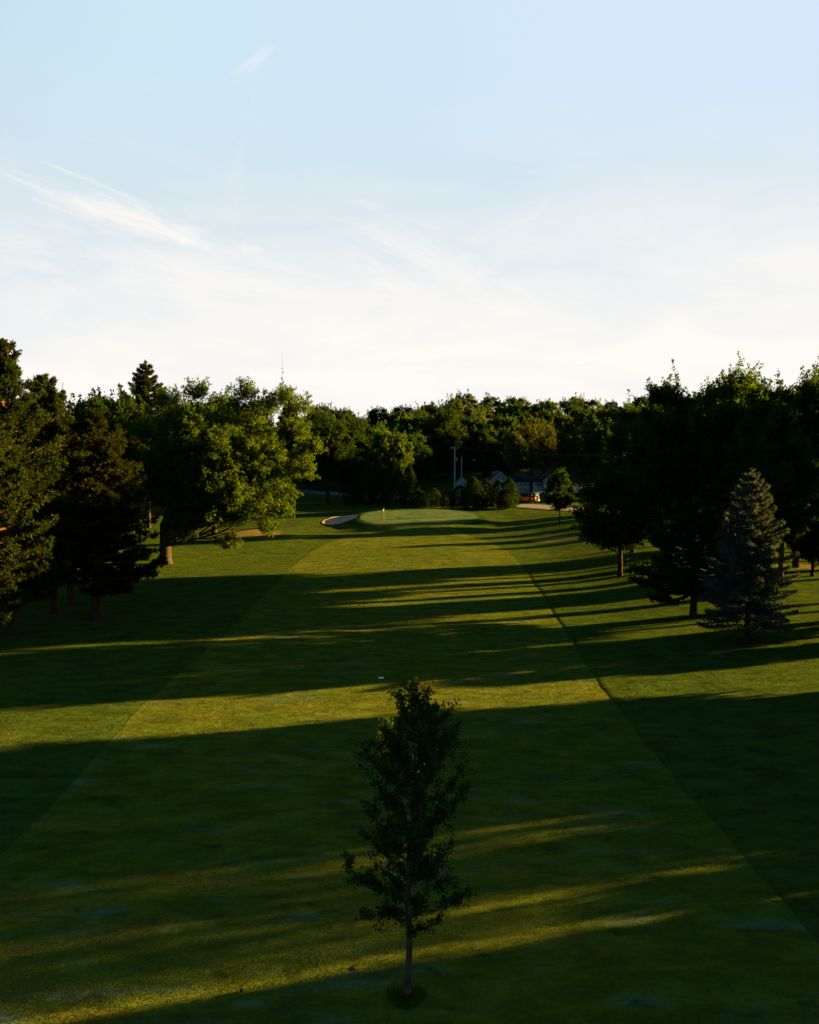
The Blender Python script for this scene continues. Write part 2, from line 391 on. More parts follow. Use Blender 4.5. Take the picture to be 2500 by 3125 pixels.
def bk(a):
    k = 1 + 0.06 * np.sin(2 * a + .5) + 0.07 * np.sin(3 * a + 2.2) + 0.015 * np.sin(9 * a)
    return 2.95 * k * np.cos(a), 5.9 * k * np.sin(a)
disc('bunker', -12.3, 167.2, bk, 0.09, M['sand'])

# road running diagonally behind the green
RA, RB = np.array([-29., 240.]), np.array([24., 190.5])
rd = (RB - RA) / np.linalg.norm(RB - RA); rn = np.array([-rd[1], rd[0]])
if rn[1] < 0: rn = -rn
def strip(name, mat, off0, off1, z, kind='structure', t0=-190, t1=330):
    ts = np.arange(t0, t1, 3.0); us = np.linspace(off0, off1, 5)
    XY = RA[None, None] + ts[:, None, None] * rd + us[None, :, None] * rn
    Zz = hgt(*(RA[None, None] + ts[:, None, None] * rd + 0 * us[None, :, None] * rn).transpose(2, 0, 1))
    Vv = np.concatenate([XY, (np.maximum(Zz, hgt(XY[..., 0], XY[..., 1])) + z)[..., None]], -1)
    mb = MB(); mb.add(Vv.reshape(-1, 3), gridfaces(len(ts), len(us)))
    return tag(mb.build(name, mat, smooth=True), kind=kind)
strip('road_shoulder', M['shoulder'], -4.4, 4.4, 0.06)
strip('road', M['asphalt'], -3.4, 3.4, 0.10)
strip('road_marking', M['line'], -0.08, 0.08, 0.115)

# ------------------------------------------------------------------ tree builders
def limb(rng, a, b, r0, r1, n=7, bend=0.12, sag=0.0):
    a = np.asarray(a, float); b = np.asarray(b, float); t = np.linspace(0, 1, n)[:, None]
    L = np.linalg.norm(b - a)
    off = rng.normal(size=3) * bend * L; p = a + (b - a) * t + off * (np.sin(t * np.pi)) + np.array([0, 0, -sag * L]) * np.sin(t * np.pi)
    p += rng.normal(size=p.shape) * 0.012 * L * (np.sin(t * np.pi))
    return p, r0 + (r1 - r0) * t[:, 0]

def broadleaf(name, seed, H, Rad, cb, nl=34, ns=22, nleaf=55, leaf=0.26, lean=(0, 0), mat='maple', bark='bark', tr=0.35,
              up=0.45, lr=(0.20, 0.36), inner=8, belly=0.45, twig=True, zpow=1.0, fork=0.3, squash=0.62, shoots=3, extra=(), jit=(.84, 1.08)):
    rng = np.random.default_rng(seed)
    root = empty(name)
    ctr = np.array([lean[0], lean[1], cb + (H - cb) * belly]); top = H - ctr[2]; bot = ctr[2] - cb
    k = np.arange(nl) + 0.5; ph = np.arccos(1 - 2 * k / nl); th = np.pi * (1 + 5 ** 0.5) * k
    dirs = np.stack([np.cos(th) * np.sin(ph), np.sin(th) * np.sin(ph), np.cos(ph)], 1)
    dirs = unit(dirs + rng.normal(size=dirs.shape) * 0.16)
    rad = rng.uniform(*lr, nl) * Rad
    sc = np.where(dirs[:, 2:3] > 0, top, bot)
    ext = np.stack([np.full(nl, Rad), np.full(nl, Rad), sc[:, 0]], 1)
    q = rng.uniform(*jit, nl)[:, None]
    lc = ctr + dirs * (ext - rad[:, None] * 0.95) * q
    if inner:
        di = rdir(rng, inner); lc = np.concatenate([lc, ctr + di * np.array([Rad, Rad, (H - cb) / 2]) * 0.42]); rad = np.concatenate([rad, rng.uniform(*lr, inner) * Rad])
    if len(extra): ex = np.array(extra, float); lc = np.concatenate([lc, ex[:, :3]]); rad = np.concatenate([rad, ex[:, 3]])
    tm = MB(); top_t = np.array([lean[0] * .7, lean[1] * .7, cb + (H - cb) * 0.62])
    base_f = np.array([0, 0, cb + (H - cb) * 0.10])
    tp = np.array([[0, 0, -0.4], [0, 0, 0.15], [0.02, 0, 0.6], [.03, .02, cb * .55], base_f, base_f * .5 + top_t * .5 + rng.normal(size=3) * .2, top_t])
    tm.tube(tp, [tr * 1.5, tr * 1.3, tr * 1.05, tr, tr * .85, tr * .5, tr * .15], 10)
    cm = MB()
    Ps = []; As = []; Ls = []
    for i in range(len(lc)):
        c = lc[i]; r = rad[i]
        z0 = np.clip(c[2] - np.hypot(c[0], c[1]) * 0.7, cb * .75, top_t[2])
        tt = np.clip((z0 - base_f[2]) / (top_t[2] - base_f[2]), 0, 1)
        a = base_f + (top_t - base_f) * tt if z0 >= base_f[2] else np.array([0, 0, z0])
        p, rr = limb(rng, a, c, tr * .26 * (1 - .4 * tt), tr * .04, 7, .08, -.05)
        tm.tube(p, rr, 5, False)
        outw = unit(c - ctr)
        d = unit(rdir(rng, ns) * 1.0 + outw * 0.55 + np.array([0, 0, up]))
        L = r * rng.uniform(0.75, 1.35, ns)
        d[:, 2] *= np.where(d[:, 2] > 0, 1.0, squash)
        if twig:
            for j in range(0, ns, 5):
                tm.tube(np.array([c, c + d[j] * L[j] * .55, c + d[j] * L[j] * .9]), [tr * .05, tr * .03, tr * .012], 3, False)
        n = nleaf
        t = rng.uniform(0.08, 1.0, (ns, n)) ** 0.8
        base = c + d[:, None, :] * (L[:, None] * t)[..., None]
        wid = (0.30 * L[:, None] * (1.15 - t))[..., None]
        pos = base + rng.normal(size=base.shape) * wid * 0.62
        A = unit(d[:, None, :] * 0.7 + rdir(rng, ns * n).reshape(ns, n, 3) * 1.0)
        Ps.append(pos.reshape(-1, 3)); As.append(A.reshape(-1, 3))
    if shoots:
        up_i = np.where(lc[:nl, 2] > ctr[2] + top * .15)[0]
        for i in up_i:
            ns2 = shoots; o = lc[i] + rng.normal(size=(ns2, 3)) * rad[i] * .35
            d = unit(np.array([0, 0, 1.0]) + unit(lc[i] - ctr) * .35 + rng.normal(size=(ns2, 3)) * .22)
            L = rad[i] * rng.uniform(1.0, 1.75, ns2); t = rng.uniform(.25, 1, (ns2, nleaf))
            pos = o[:, None, :] + d[:, None, :] * (L[:, None] * t)[..., None] + rng.normal(size=(ns2, nleaf, 3)) * (.30 * (1.25 - t))[..., None]
            Ps.append(pos.reshape(-1, 3)); As.append(unit(d[:, None, :] + rdir(rng, ns2 * nleaf).reshape(ns2, nleaf, 3) * .9).reshape(-1, 3))
    Pt = np.concatenate(Ps); A = np.concatenate(As); keep = Pt[:, 2] > cb * 0.8; Pt = Pt[keep]; A = A[keep]
    B = perp(rng, A); s = leaf * rng.uniform(.6, 1.25, len(Pt))
    cm.leaves(Pt, A, B, s, s * .78)
    cm.build('crown', M[mat], root); tm.build('trunk', M[bark], root, True)
    return root

def pine(name, seed, H, base=3.0, Rmax=4.2, nb=80, tufts=26, npt=12, tl=0.34, tw=0.085, mat='pine', bark='barkred', tr=0.32,
         leaders=1, up=0.25, prof=None, lean=(0, 0), azbias=None, gap=0.0, droop=0.10):
    rng = np.random.default_rng(seed); root = empty(name)
    tm = MB(); cm = MB()
    zz = np.linspace(-.4, H, 14); wx = np.cumsum(rng.normal(size=14)) * 0.05; wy = np.cumsum(rng.normal(size=14)) * 0.05
    fr = np.clip(zz / H, 0, 1)
    tp = np.stack([wx * fr + lean[0] * fr, wy * fr + lean[1] * fr, zz], 1)
    rr = tr * (1 - fr) ** 0.85 + 0.03; rr[0] *= 1.5; rr[1] *= 1.05
    tm.tube(tp, rr, 9)
    Pt = []; A = []
    prof = prof or (lambda f: np.interp(f, [0, .12, .35, .6, .85, 1], [.75, 1, .95, .76, .40, .12]))
    for i in range(nb):
        f = (i + rng.uniform(0, 1)) / nb
        z = base + (H - base) * (f ** 1.0) - 0.2
        if rng.uniform() < gap: continue
        L = Rmax * prof(f) * rng.uniform(.55, 1.15)
        az = i * 2.4 + rng.normal() * .6
        if azbias and rng.uniform() < azbias[1]: az = azbias[0] + rng.normal() * .7
        o = np.array([np.interp(z, zz, tp[:, 0]), np.interp(z, zz, tp[:, 1]), z])
        u = up * (0.2 + 1.8 * f) + rng.normal() * .08
        e = o + np.array([math.cos(az) * L, math.sin(az) * L, L * u])
        p, r_ = limb(rng, o, e, .05 + .025 * L * (tr / .32), .012, 7, .05, droop)
        tm.tube(p, r_, 4, False)
        nt = max(5, int(tufts * (0.35 + .65 * L / Rmax)))
        t = rng.uniform(.28, 1.0, nt) ** .7
        idx = t * 6; lo = np.clip(idx.astype(int), 0, 5); fr_ = (idx - lo)[:, None]
        q = p[lo] * (1 - fr_) + p[lo + 1] * fr_
        side = np.array([-math.sin(az), math.cos(az), 0])
        sg = rng.choice([-1, 1], nt)[:, None] * rng.uniform(0, 1, (nt, 1))
        spread = L * 0.36 * (1.15 - t)[:, None] + .12
        q2 = q + side * sg * spread + np.array([math.cos(az), math.sin(az), 0]) * rng.uniform(0, .25, (nt, 1)) * L * .5 + np.array([0, 0, 1]) * rng.uniform(-.05, .28, (nt, 1))
        dd = unit(q2 - q + np.array([math.cos(az), math.sin(az), .9]) * .4)
        for s_ in range(3):
            qs = q2 + dd * rng.uniform(-.25, .2, (nt, 1))
            m = npt // 3
            AA = unit(np.repeat(dd, m, 0) * .9 + rdir(rng, nt * m))
            Pt.append(np.repeat(qs, m, 0) + rdir(rng, nt * m) * .06); A.append(AA)
        if L > 1.5 and i % 2 == 0:
            for j in range(0, nt, 4): tm.tube(np.array([q[j], q2[j]]), [.025, .012], 3, False)
    # the upright leading shoots
    for l in range(leaders):
        n = 110; t = rng.uniform(0, 1, n) ** 1.2; off = np.array([0., 0.]) if l == 0 else np.array([(-1) ** l * rng.uniform(.9, 1.7), rng.normal() * .5])
        wd = (.55 * (1.05 - t))[:, None] * rng.normal(size=(n, 2))
        q = np.stack([tp[-1, 0] + off[0] * (.6 + .4 * t) + wd[:, 0], tp[-1, 1] + off[1] + wd[:, 1], H - 2.4 + t * 2.8 - l * .75], 1)
        if l: tm.tube([(tp[-3, 0], tp[-3, 1], H - 4.2), (tp[-1, 0] + off[0] * .7, tp[-1, 1] + off[1], H - 2.6), (tp[-1, 0] + off[0], tp[-1, 1] + off[1], H - .2)], [.09, .06, .02], 5)
        m = 8; AA = unit(rdir(rng, n * m) * .8 + np.array([0, 0, .9])); Pt.append(np.repeat(q, m, 0)); A.append(AA)
    Pt = np.concatenate(Pt); A = np.concatenate(A); s = rng.uniform(.7, 1.2, len(Pt))
    cm.leaves(Pt, A, perp(rng, A), tl * s, tw * s)
    cm.build('crown', M[mat], root); tm.build('trunk', M[bark], root, True)
    return root

def spruce(name, seed, H, Rb, base=1.1, mat='spruce', nwh=34, per=9, tl=.20, tw=.06, dens=1.0, tr=.26, slope=-.10, bark='bark', tuft=10):
    rng = np.random.default_rng(seed); root = empty(name); tm = MB(); cm = MB()
    zz = np.linspace(-.3, H, 10); tm.tube(np.stack([zz * 0, zz * 0, zz], 1), tr * (1 - np.clip(zz / H, 0, 1)) + .02, 9)
    Pt = []; A = []
    for i in range(nwh):
        f = i / nwh; z = base + (H - base) * f ** .93
        for b in range(per):
            az = i * 1.1 + b * 2 * math.pi / per + rng.normal() * .2
            L = (Rb * (1 - f) ** .82 + .10) * rng.uniform(.72, 1.14)
            zb = z + rng.uniform(-.18, .18)
            n = max(4, int(7 * L) + 2)
            t = np.linspace(.12, 1, n)
            ca, sa = math.cos(az), math.sin(az)
            sl = slope * (1 - f) + .35 * f
            zc = zb + L * (sl * t + 0.16 * t ** 3 - .05)
            px = np.stack([ca * L * t, sa * L * t, zc], 1)
            tm.tube(px[[0, n // 2, n - 1]], [.03, .02, .008], 3, False)
            for sgn in (-1, 1):
                sd = np.array([-sa, ca, 0]) * sgn * .75 + np.array([ca, sa, 0]) * .65
                ln = (L * .34 * (1.05 - t) + .10)[:, None] * rng.uniform(.7, 1.2, (n, 1))
                k = max(2, int(3 * dens))
                for u in np.linspace(.15, 1, k):
                    q = px + sd * ln * u + np.array([0, 0, -.14]) * ln * u
                    m = tuft // 2
                    AA = unit(np.repeat(np.tile(sd, (n, 1)), m, 0) * .7 + rdir(rng, n * m) * .8 + np.array([0, 0, .12]))
                    Pt.append(np.repeat(q, m, 0) + rng.normal(size=(n * m, 3)) * .03); A.append(AA)
            m = 4; AA = unit(np.tile([ca, sa, .1], (n * m, 1)) + rdir(rng, n * m) * .9); Pt.append(np.repeat(px, m, 0)); A.append(AA)
    n = 160; q = np.stack([rng.normal(size=n) * .05, rng.normal(size=n) * .05, H - 1 + rng.uniform(0, 1.15, n)], 1); Pt.append(q); A.append(unit(rdir(rng, n) * .7 + np.array([0, 0, .8])))
    Pt = np.concatenate(Pt); A = np.concatenate(A); s = rng.uniform(.7, 1.3, len(Pt))
    cm.leaves(Pt, A, perp(rng, A), tl * s, tw * s)
    cm.build('crown', M[mat], root); tm.build('trunk', M[bark], root, True)
    return root

def cedar(name, seed, H, Rb, n=5200, leaf=.22, mat='cedar', round_=0.0):
    rng = np.random.default_rng(seed); root = empty(name); tm = MB(); cm = MB()
    tm.tube([(0, 0, -.2), (0, 0, .5), (0, 0, H * .8)], [.12, .1, .03], 6)
    z = rng.uniform(0.02, 1, n); th = rng.uniform(0, 2 * np.pi, n)
    pr = np.interp(z, [0, .06, .25, .6, .85, 1], [.55, .85, 1, .72 + .2 * round_, .36 + .35 * round_, .03])
    lob = 1 + .16 * np.sin(3 * th + 5 * z + seed) + .12 * np.sin(7 * th - 9 * z + seed * 2) + .08 * np.sin(13 * th + 21 * z)
    r = Rb * pr * lob * rng.uniform(.55, 1.05, n) ** .5
    Pt = np.stack([r * np.cos(th), r * np.sin(th), z * H * (1 + .02 * rng.normal(size=n))], 1)
    A = unit(np.stack([np.cos(th) * .5, np.sin(th) * .5, np.full(n, 1.0)], 1) + rdir(rng, n) * .7)
    s = leaf * rng.uniform(.6, 1.5, n); cm.leaves(Pt, A, perp(rng, A), s * 1.3, s * .7)
    cm.build('foliage', M[mat], root); tm.build('stem', M['bark'], root)
    return root

def willow(name, seed, H, Rad, cb, strands=330):
    rng = np.random.default_rng(seed); root = broadleaf(name, seed, H, Rad, cb, 20, 14, 26, .30, mat='willow', bark='bark', tr=.42, up=.2, belly=.62, inner=4)
    cm = MB(); Pt = []; A = []
    cols = [(rng.uniform(0, 2 * np.pi), rng.uniform(.45, 1.0) * Rad) for _ in range(15)]
    for i in range(strands):
        a, r = cols[i % len(cols)]
        x = r * math.cos(a) + rng.normal() * .5; y = r * math.sin(a) + rng.normal() * .5
        z1 = H * rng.uniform(.62, .8); L = rng.uniform(.25, .5) * H * (1.0 if i % 3 else .6)
        m = 34; t = rng.uniform(0, 1, m)
        q = np.stack([x + .25 * t + rng.normal(size=m) * .09, y + rng.normal(size=m) * .09, z1 - L * t], 1)
        Pt.append(q); A.append(unit(rdir(rng, m) * .5 + np.array([0, 0, -1.0])))
    Pt = np.concatenate(Pt); A = np.concatenate(A); cm.leaves(Pt, A, perp(rng, A), .34, .13)
    cm.build('hanging_strands', M['willow'], root)
    return root

used = set()
def put(proto, x, y, label, cat='tree', group=None, sc=1.0, rz=None, dz=0.0, zs=None):
    """the first call moves the prototype itself, later ones copy it part by part"""
    o = proto if proto.name not in used else copy_tree(proto)
    used.add(proto.name)
    o.location = (x, y, float(hgt(x, y)) + dz); o.scale = (sc, sc, (zs or sc))
    o.rotation_euler = (0, 0, (hash((round(x, 1), round(y, 1))) % 628) / 100 if rz is None else rz)
    for k in ('label', 'group', 'category'):
        if k in o: del o[k]
    return tag(o, label, cat, group)

# ------------------------------------------------------------------ left side: big maple, pines, fill
x, y = P(505, 1720)
MX = []
for (px_, py_, dy_, r_) in [(905, 1255, 0, 2.4), (860, 1230, 2, 2.2), (952, 1372, -1, 1.5), (915, 1395, 0, 2.0), (930, 1445, -1, 1.5), (880, 1440, 1, 2.2), (868, 1500, -2, 2.0), (850, 1560, -2, 1.8), (800, 1610, -2, 1.7),
                           (905, 1325, 1, 2.0), (740, 1215, 0, 2.2), (820, 1250, 3, 2.2), (690, 1660, -3, 1.6), (560, 1625, -4, 1.7), (460, 1450, 0, 2.6), (450, 1330, 0, 2.4), (520, 1240, 0, 2.2), (610, 1215, -1, 2.2)]:
    MX.append((Xat(px_, y + dy_) - x, dy_, Z(py_, y + dy_) - float(hgt(x, y)), r_))
t = broadleaf('maple_tree', 11, 21.3, 9.6, 3.0, extra=MX, jit=(.78, 1.04), nl=92, ns=28, nleaf=76, leaf=.225, lean=(6.2, 1.0), mat='maple', tr=.72, lr=(.20, .31), inner=26, up=.5, belly=.42)
put(t, x, y, 'huge spreading yellow-green maple with a sunlit trunk, left of the fairway', rz=0)
t = broadleaf('maple_tree', 12, 22.0, 5.6, 3.0, nl=50, ns=24, nleaf=46, leaf=.27, lean=(.6, 0), mat='maple', tr=.4, lr=(.26, .42), inner=14, up=.7, belly=.45)
put(t, Xat(650, 150), 150, 'second yellow-green maple close behind the great maple, its top showing above it', rz=0)
x, y = P(296, 1887)
t = pine('pine_tree', 21, 17.6, 2.6, 5.0, 150, 34, 15, tl=.36, tw=.11, mat='rust', tr=.44, azbias=(0.0, .25), gap=.05)
put(t, x, y, 'rusty brown pine with dark leaning trunk, directly left of the great maple', rz=0)
x, y = P(38, 1934)
t = pine('pine_tree', 22, 22.9, 3.0, 5.0, 180, 36, 15, tl=.36, tw=.11, mat='pine', tr=.40, leaders=3, gap=.04)
put(t, x, y, 'tallest pine, at the left edge, its sunlit top above all others', rz=0)
x = Xat(150, 84)
t = pine('pine_tree', 23, 20.8, 4.0, 4.2, 160, 34, 15, tl=.36, tw=.11, mat='pine', tr=.36, leaders=3, gap=.05)
put(t, x, 84, 'slender two-topped pine just right of the tallest pine', rz=0)
x, y = P(4, 1990)
t = pine('pine_tree', 24, 17.5, 3.0, 4.6, 120, 34, 15, tl=.36, tw=.11, mat='pine', tr=.33)
put(t, x - .6, y, 'nearest dark pine, cut by the left edge of the photo', rz=1.0)
t = pine('pine_tree', 25, 15.5, 2.2, 4.6, 120, 34, 15, tl=.36, tw=.11, mat='pine', tr=.34)
put(t, Xat(205, 90), 90, 'low dense pine filling the gap between the two-topped and rusty pines', rz=2.0)
t = spruce('fir_tree', 26, 27.4, 8.6, 6.0, mat='pine', nwh=22, per=6, tl=.42, tw=.12, dens=1, tr=.35, slope=.18, tuft=8)
put(t, Xat(450, 158), 158, 'dark fir whose pointed top rises behind the great maple', rz=0)
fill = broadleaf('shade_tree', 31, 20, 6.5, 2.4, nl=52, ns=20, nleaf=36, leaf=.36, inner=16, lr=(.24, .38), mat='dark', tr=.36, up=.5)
put(fill, Xat(250, 118), 118, 'dark rounded tree behind the rusty and two-topped pines', group=None)
put(fill, Xat(150, 108), 108, 'dark rounded tree behind the left pines', group=None, sc=.94)
put(fill, Xat(330, 150), 152, 'dark leafy tree right behind the pine group, left of the fir', sc=1.12)
put(fill, Xat(60, 132), 132, 'dark leafy tree far behind the tallest pine', sc=1.05)
put(fill, Xat(560, 185), 185, 'leafy tree behind the crown of the great maple', sc=1.05)
put(fill, Xat(760, 205), 205, 'leafy tree behind the narrower maple', sc=.95)

# ------------------------------------------------------------------ right side
x, y = P(1892, 1757)
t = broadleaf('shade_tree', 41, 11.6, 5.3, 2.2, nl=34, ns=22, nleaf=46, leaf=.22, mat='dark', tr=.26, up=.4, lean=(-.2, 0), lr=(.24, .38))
put(t, x, y, 'round dark shade tree with bare trunk on the sunlit right rough', rz=0)
x, y = P(2116, 1884)
t = pine('pine_tree', 42, 10.0, 2.0, 5.6, 120, 36, 15, tl=.34, tw=.12, mat='dark', tr=.30, bark='bark', up=.2)
put(t, x, y, 'broad black pine with low boughs, left of the blue spruce', rz=0)
x, y = P(2280, 1962)
t = spruce('blue_spruce', 43, 13.3, 4.1, 1.9, nwh=19, per=7, dens=1.0, slope=-.10, tr=.24, tl=.22)
put(t, x, y, 'pointed blue-grey spruce standing on the right rough', rz=0)
x, y = P(1708, 1595)
t = broadleaf('young_tree', 44, 8.8, 2.7, 1.6, nl=26, ns=18, nleaf=34, leaf=.22, mat='dark', tr=.11, up=.8, lr=(.26, .42), belly=.4)
put(t, x, y, 'small round young tree in front of the white house', rz=0)

TALL = [broadleaf('tall_tree', 51, 24, 7.0, 4.5, nl=64, ns=22, nleaf=56, leaf=.27, mat='maple', tr=.42, up=1.0, lr=(.24, .36), jit=(.85, 1.0), inner=20),
        broadleaf('tall_tree', 52, 23, 6.2, 4.0, nl=58, ns=22, nleaf=56, leaf=.27, mat='hillA', tr=.38, up=1.1, lr=(.26, .38), jit=(.85, 1.0), inner=18),
        broadleaf('tall_tree', 53, 21, 6.6, 5.0, nl=58, ns=22, nleaf=56, leaf=.27, mat='hillA', tr=.36, up=.9, lr=(.24, .36), jit=(.85, 1.0), inner=18)]
right = [  # px, distance, top row in the photo (None = off to the right), prototype, label
    (2040, 112, 1132, 1, 'tall dark tree whose leafy top stands alone, first peak right of the hill'),
    (2240, 110, 1098, 0, 'highest broad tree of the right wood, above the blue spruce'),
    (2440, 106, 1118, 2, 'tall tree at the right edge with a yellow-green top'),
    (2150, 118, 1172, 2, 'tree filling the dip between the first and highest right-hand peaks'),
    (1935, 121, 1215, 1, 'dark tree at the left end of the right-hand wood'),
    (2345, 100, 1190, 1, 'dark tree in the dip right of the highest peak'),
    (2395, 96, 1300, 2, 'dark lower tree behind the right flank of the blue spruce'),
]
for (px, Y, top, k, lab) in right:
    X = Xat(px, Y); h = Z(top, Y) - float(hgt(X, Y)); pr = TALL[k]; H0 = (24, 23, 21)[k]
    s = h / (H0 * 1.06)
    put(pr, X, Y, lab, sc=s, zs=s)
# trees out of frame to the right: they throw the long shadows over the fairway
def cY(c, X): return (c + X * math.sin(R(SUN_AZ))) / math.cos(R(SUN_AZ))
off = [(99, 52, 1, 1.0), (91, 50, 2, 1.0), (80, 54, 0, .95), (68.0, 56, 1, .86)]
for i, (c, X, k, s) in enumerate(off):
    put(TALL[k], X, cY(c, X), 'tall leafy tree of the wood bordering the right rough', group='trees of the wood beside the right rough', sc=s)
for (c, X, s, z) in [(70.5, 50, .16, .40), (76, 46, .13, .34), (84.5, 60, .17, .42), (87.5, 50, .14, .36), (94, 58, .16, .40), (103, 50, .13, .34), (64.5, 52, .12, .34), (109, 62, .11, .26)]:
    put(fill, X, cY(c, X), 'slim young tree at the edge of the wood beside the right rough', group='slim young trees beside the right rough', sc=s, zs=z)
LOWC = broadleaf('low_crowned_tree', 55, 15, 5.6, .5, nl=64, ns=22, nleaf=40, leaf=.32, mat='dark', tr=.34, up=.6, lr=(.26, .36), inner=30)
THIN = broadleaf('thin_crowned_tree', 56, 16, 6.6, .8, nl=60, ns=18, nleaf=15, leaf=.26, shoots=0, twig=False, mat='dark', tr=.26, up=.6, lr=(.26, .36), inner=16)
for (px, Y, nm) in [(2060, 118, 'left of the blue spruce top'), (2150, 121, 'just left of the blue spruce'), (2330, 123, 'just right of the blue spruce'), (2425, 124, 'well right of the blue spruce'), (2500, 125, 'at the right edge of the photo')]:
    put(LOWC, Xat(px, Y), Y, 'low dark tree under the tall right-hand crowns, ' + nm, group='low dark trees under the right wood', sc=.52, zs=.48)
X_, Y_ = Xat(2492, 100), 100
put(LOWC, X_, Y_, 'dark low-branched tree cut by the right edge, behind the spruce', sc=.55, zs=.8)
for (c, X, pr, s, z) in [(27.5, 35, LOWC, .42, .28), (31.5, 36, LOWC, .40, .27), (40.5, 32, LOWC, .46, .36), (44, 31, LOWC, .46, .40), (19.5, 31, LOWC, .5, .34),
                         (61.5, 44, LOWC, .62, .75), (56.8, 42, LOWC, .42, .36), (47.4, 36, LOWC, .78, 1.0), (41.5, 46, LOWC, .7, 1.05), (43, 60, LOWC, 1.0, 1.4), (34.0, 50, THIN, .85, 1.0), (38.5, 52, LOWC, .55, 1.1), (36.2, 42, LOWC, .30, .9), (34.2, 37, LOWC, .38, .28), (22, 36, LOWC, .4, .3),
                         (30, 44, THIN, .55, 1.0), (24.0, 44, LOWC, .46, 1.1), (14, 44, LOWC, 1.0, 1.2), (6, 46, LOWC, 1.1, 1.2), (-4, 48, LOWC, 1.1, 1.2)]:
    put(pr, X, cY(c, X), 'low branched tree beside the near right rough', group='low branched trees beside the near right rough', sc=s, zs=z)
low = [(122, 56, .26), (128.5, 50, .30), (134.5, 58, .28), (142.5, 52, .40), (149, 60, .46)]
for (c, X, s) in low:
    put(fill, X, cY(c, X), 'low dark tree in the open end of the right wood', group='low trees at the far end of the right wood', sc=s)

# ------------------------------------------------------------------ behind the green
x, y = P(1000, 1537)
t = broadleaf('shade_tree', 61, 18.5, 6.6, 3.6, nl=40, ns=20, nleaf=36, leaf=.34, mat='dark', tr=.36)
put(t, x, y, 'dark tree with a thick bare trunk behind the bunker', rz=0)
t = broadleaf('shade_tree', 62, 15.5, 5.2, 3.0, nl=34, ns=20, nleaf=34, leaf=.34, mat='maple', tr=.3)
put(t, Xat(1190, 206), 206, 'broad tree with sunlit lumpy crown behind the cedar row', rz=0)
put(fill, Xat(1080, 214), 214, 'dark tall tree between the bunker tree and the lumpy sunlit one', sc=.88)
CED = [cedar('cedar_shrub', 71, 10.0, 2.1), cedar('cedar_shrub', 72, 9.4, 2.6), cedar('round_shrub', 73, 3.6, 1.7, 2600, .18, round_=.6)]
for (px, top, Y, k, w_, lab) in [(1080, 1402, 196, 0, 1.2, 'dark conical cedar left of the row behind the green'), (1112, 1408, 194, 1, 1.0, 'second conical cedar of the row behind the flag'),
        (1152, 1398, 196, 0, 1.1, 'tall conical cedar behind the flagstick'), (1203, 1404, 194, 1, 1.1, 'wide conical cedar right of the flagstick'), (1250, 1420, 190, 0, 1.15, 'last and slimmest conical cedar of the row, right end')]:
    X = Xat(px, Y); h = Z(top, Y) - float(hgt(X, Y)); s = h / (10.0 if k == 0 else 9.4)
    put(CED[k], X, Y, lab, 'shrub', 'conical cedars behind the green', sc=s * w_, zs=s)
for i, (px, top, bot, w_, lab) in enumerate([(1283, 1500, 1548, 1.0, 'small round bush at the foot of the slimmest cedar'), (1325, 1493, 1549, .9, 'round bush left of the utility pole'), (1366, 1500, 1551, .9, 'round bush directly below the utility pole'),
        (1405, 1484, 1552, 1.0, 'bush right of the utility pole'), (1445, 1462, 1556, .85, 'tall bush with a pale tip in front of the shed'), (1484, 1468, 1558, .8, 'bush in front of the garage left corner'),
        (1522, 1468, 1560, .8, 'bush in front of the garage gable'), (1554, 1464, 1561, .66, 'last pointed bush of the hedge, beside the orange car'), (1466, 1500, 1560, .95, 'low bush at the front of the hedge, left'), (1540, 1496, 1563, .95, 'low bush at the front of the hedge, right')]):
    X, Y = P(px, bot); gk = (Y + 5.0) / Y if i >= 5 else 1.0; X *= gk; Y *= gk; h = Z(top, Y) - float(hgt(X, Y)); s = h / 3.6
    put(CED[2] if i not in (99,) else CED[1], X, Y, lab, 'shrub', 'bushes of the hedge behind the green', sc=(s if i not in (99,) else h / 9.4) * w_ * (1 if i not in (99,) else 1.15), zs=(s if i not in (99,) else h / 9.4))
YW = 221
t = willow('willow_tree', 81, Z(1285, YW) - 2.2, 6.6, 6.0)
put(t, Xat(1622, YW), YW, 'golden willow with hanging strands over the white houses', rz=0)
t2 = willow('willow_tree', 82, Z(1318, 226) - 2.2, 3.6, 7.0, 160)
put(t2, Xat(1738, 226), 226, 'smaller golden willow right of the large one', rz=0)

# ------------------------------------------------------------------ wooded hill
HILL = [broadleaf('hill_tree', 91, 15, 6.0, .6, nl=46, ns=15, nleaf=24, leaf=.44, shoots=2, mat='hillA', tr=.3, twig=False),
        broadleaf('hill_tree', 92, 14, 5.4, .6, nl=44, ns=15, nleaf=24, leaf=.42, shoots=2, mat='hillB', tr=.28, twig=False, up=.7),
        broadleaf('hill_tree', 93, 16, 5.0, .8, nl=44, ns=15, nleaf=24, leaf=.42, shoots=2, mat='maple', tr=.3, twig=False, up=.8)]
HC = spruce('hill_conifer', 94, 16, 3.8, 2.0, mat='pine', nwh=18, per=7, tl=.6, tw=.20, dens=.8, tuft=8, slope=.05)
rng = np.random.default_rng(7)
def ridge(px): return np.interp(px, [-200, 640, 920, 1000, 1100, 1190, 1260, 1300, 1360, 1500, 1640, 1760, 1830, 1900, 2500, 2900],
                                [1218, 1216, 1228, 1226, 1226, 1224, 1230, 1218, 1205, 1203, 1200, 1196, 1205, 1200, 1200, 1200])
lab = {0: ('round dark-green tree of the wooded hill behind the houses', 'dark round trees on the hill'),
       1: ('pale olive billowing tree of the wooded hill behind the houses', 'pale trees on the hill'),
       2: ('bright yellow-green tree of the wooded hill behind the houses', 'bright trees on the hill')}
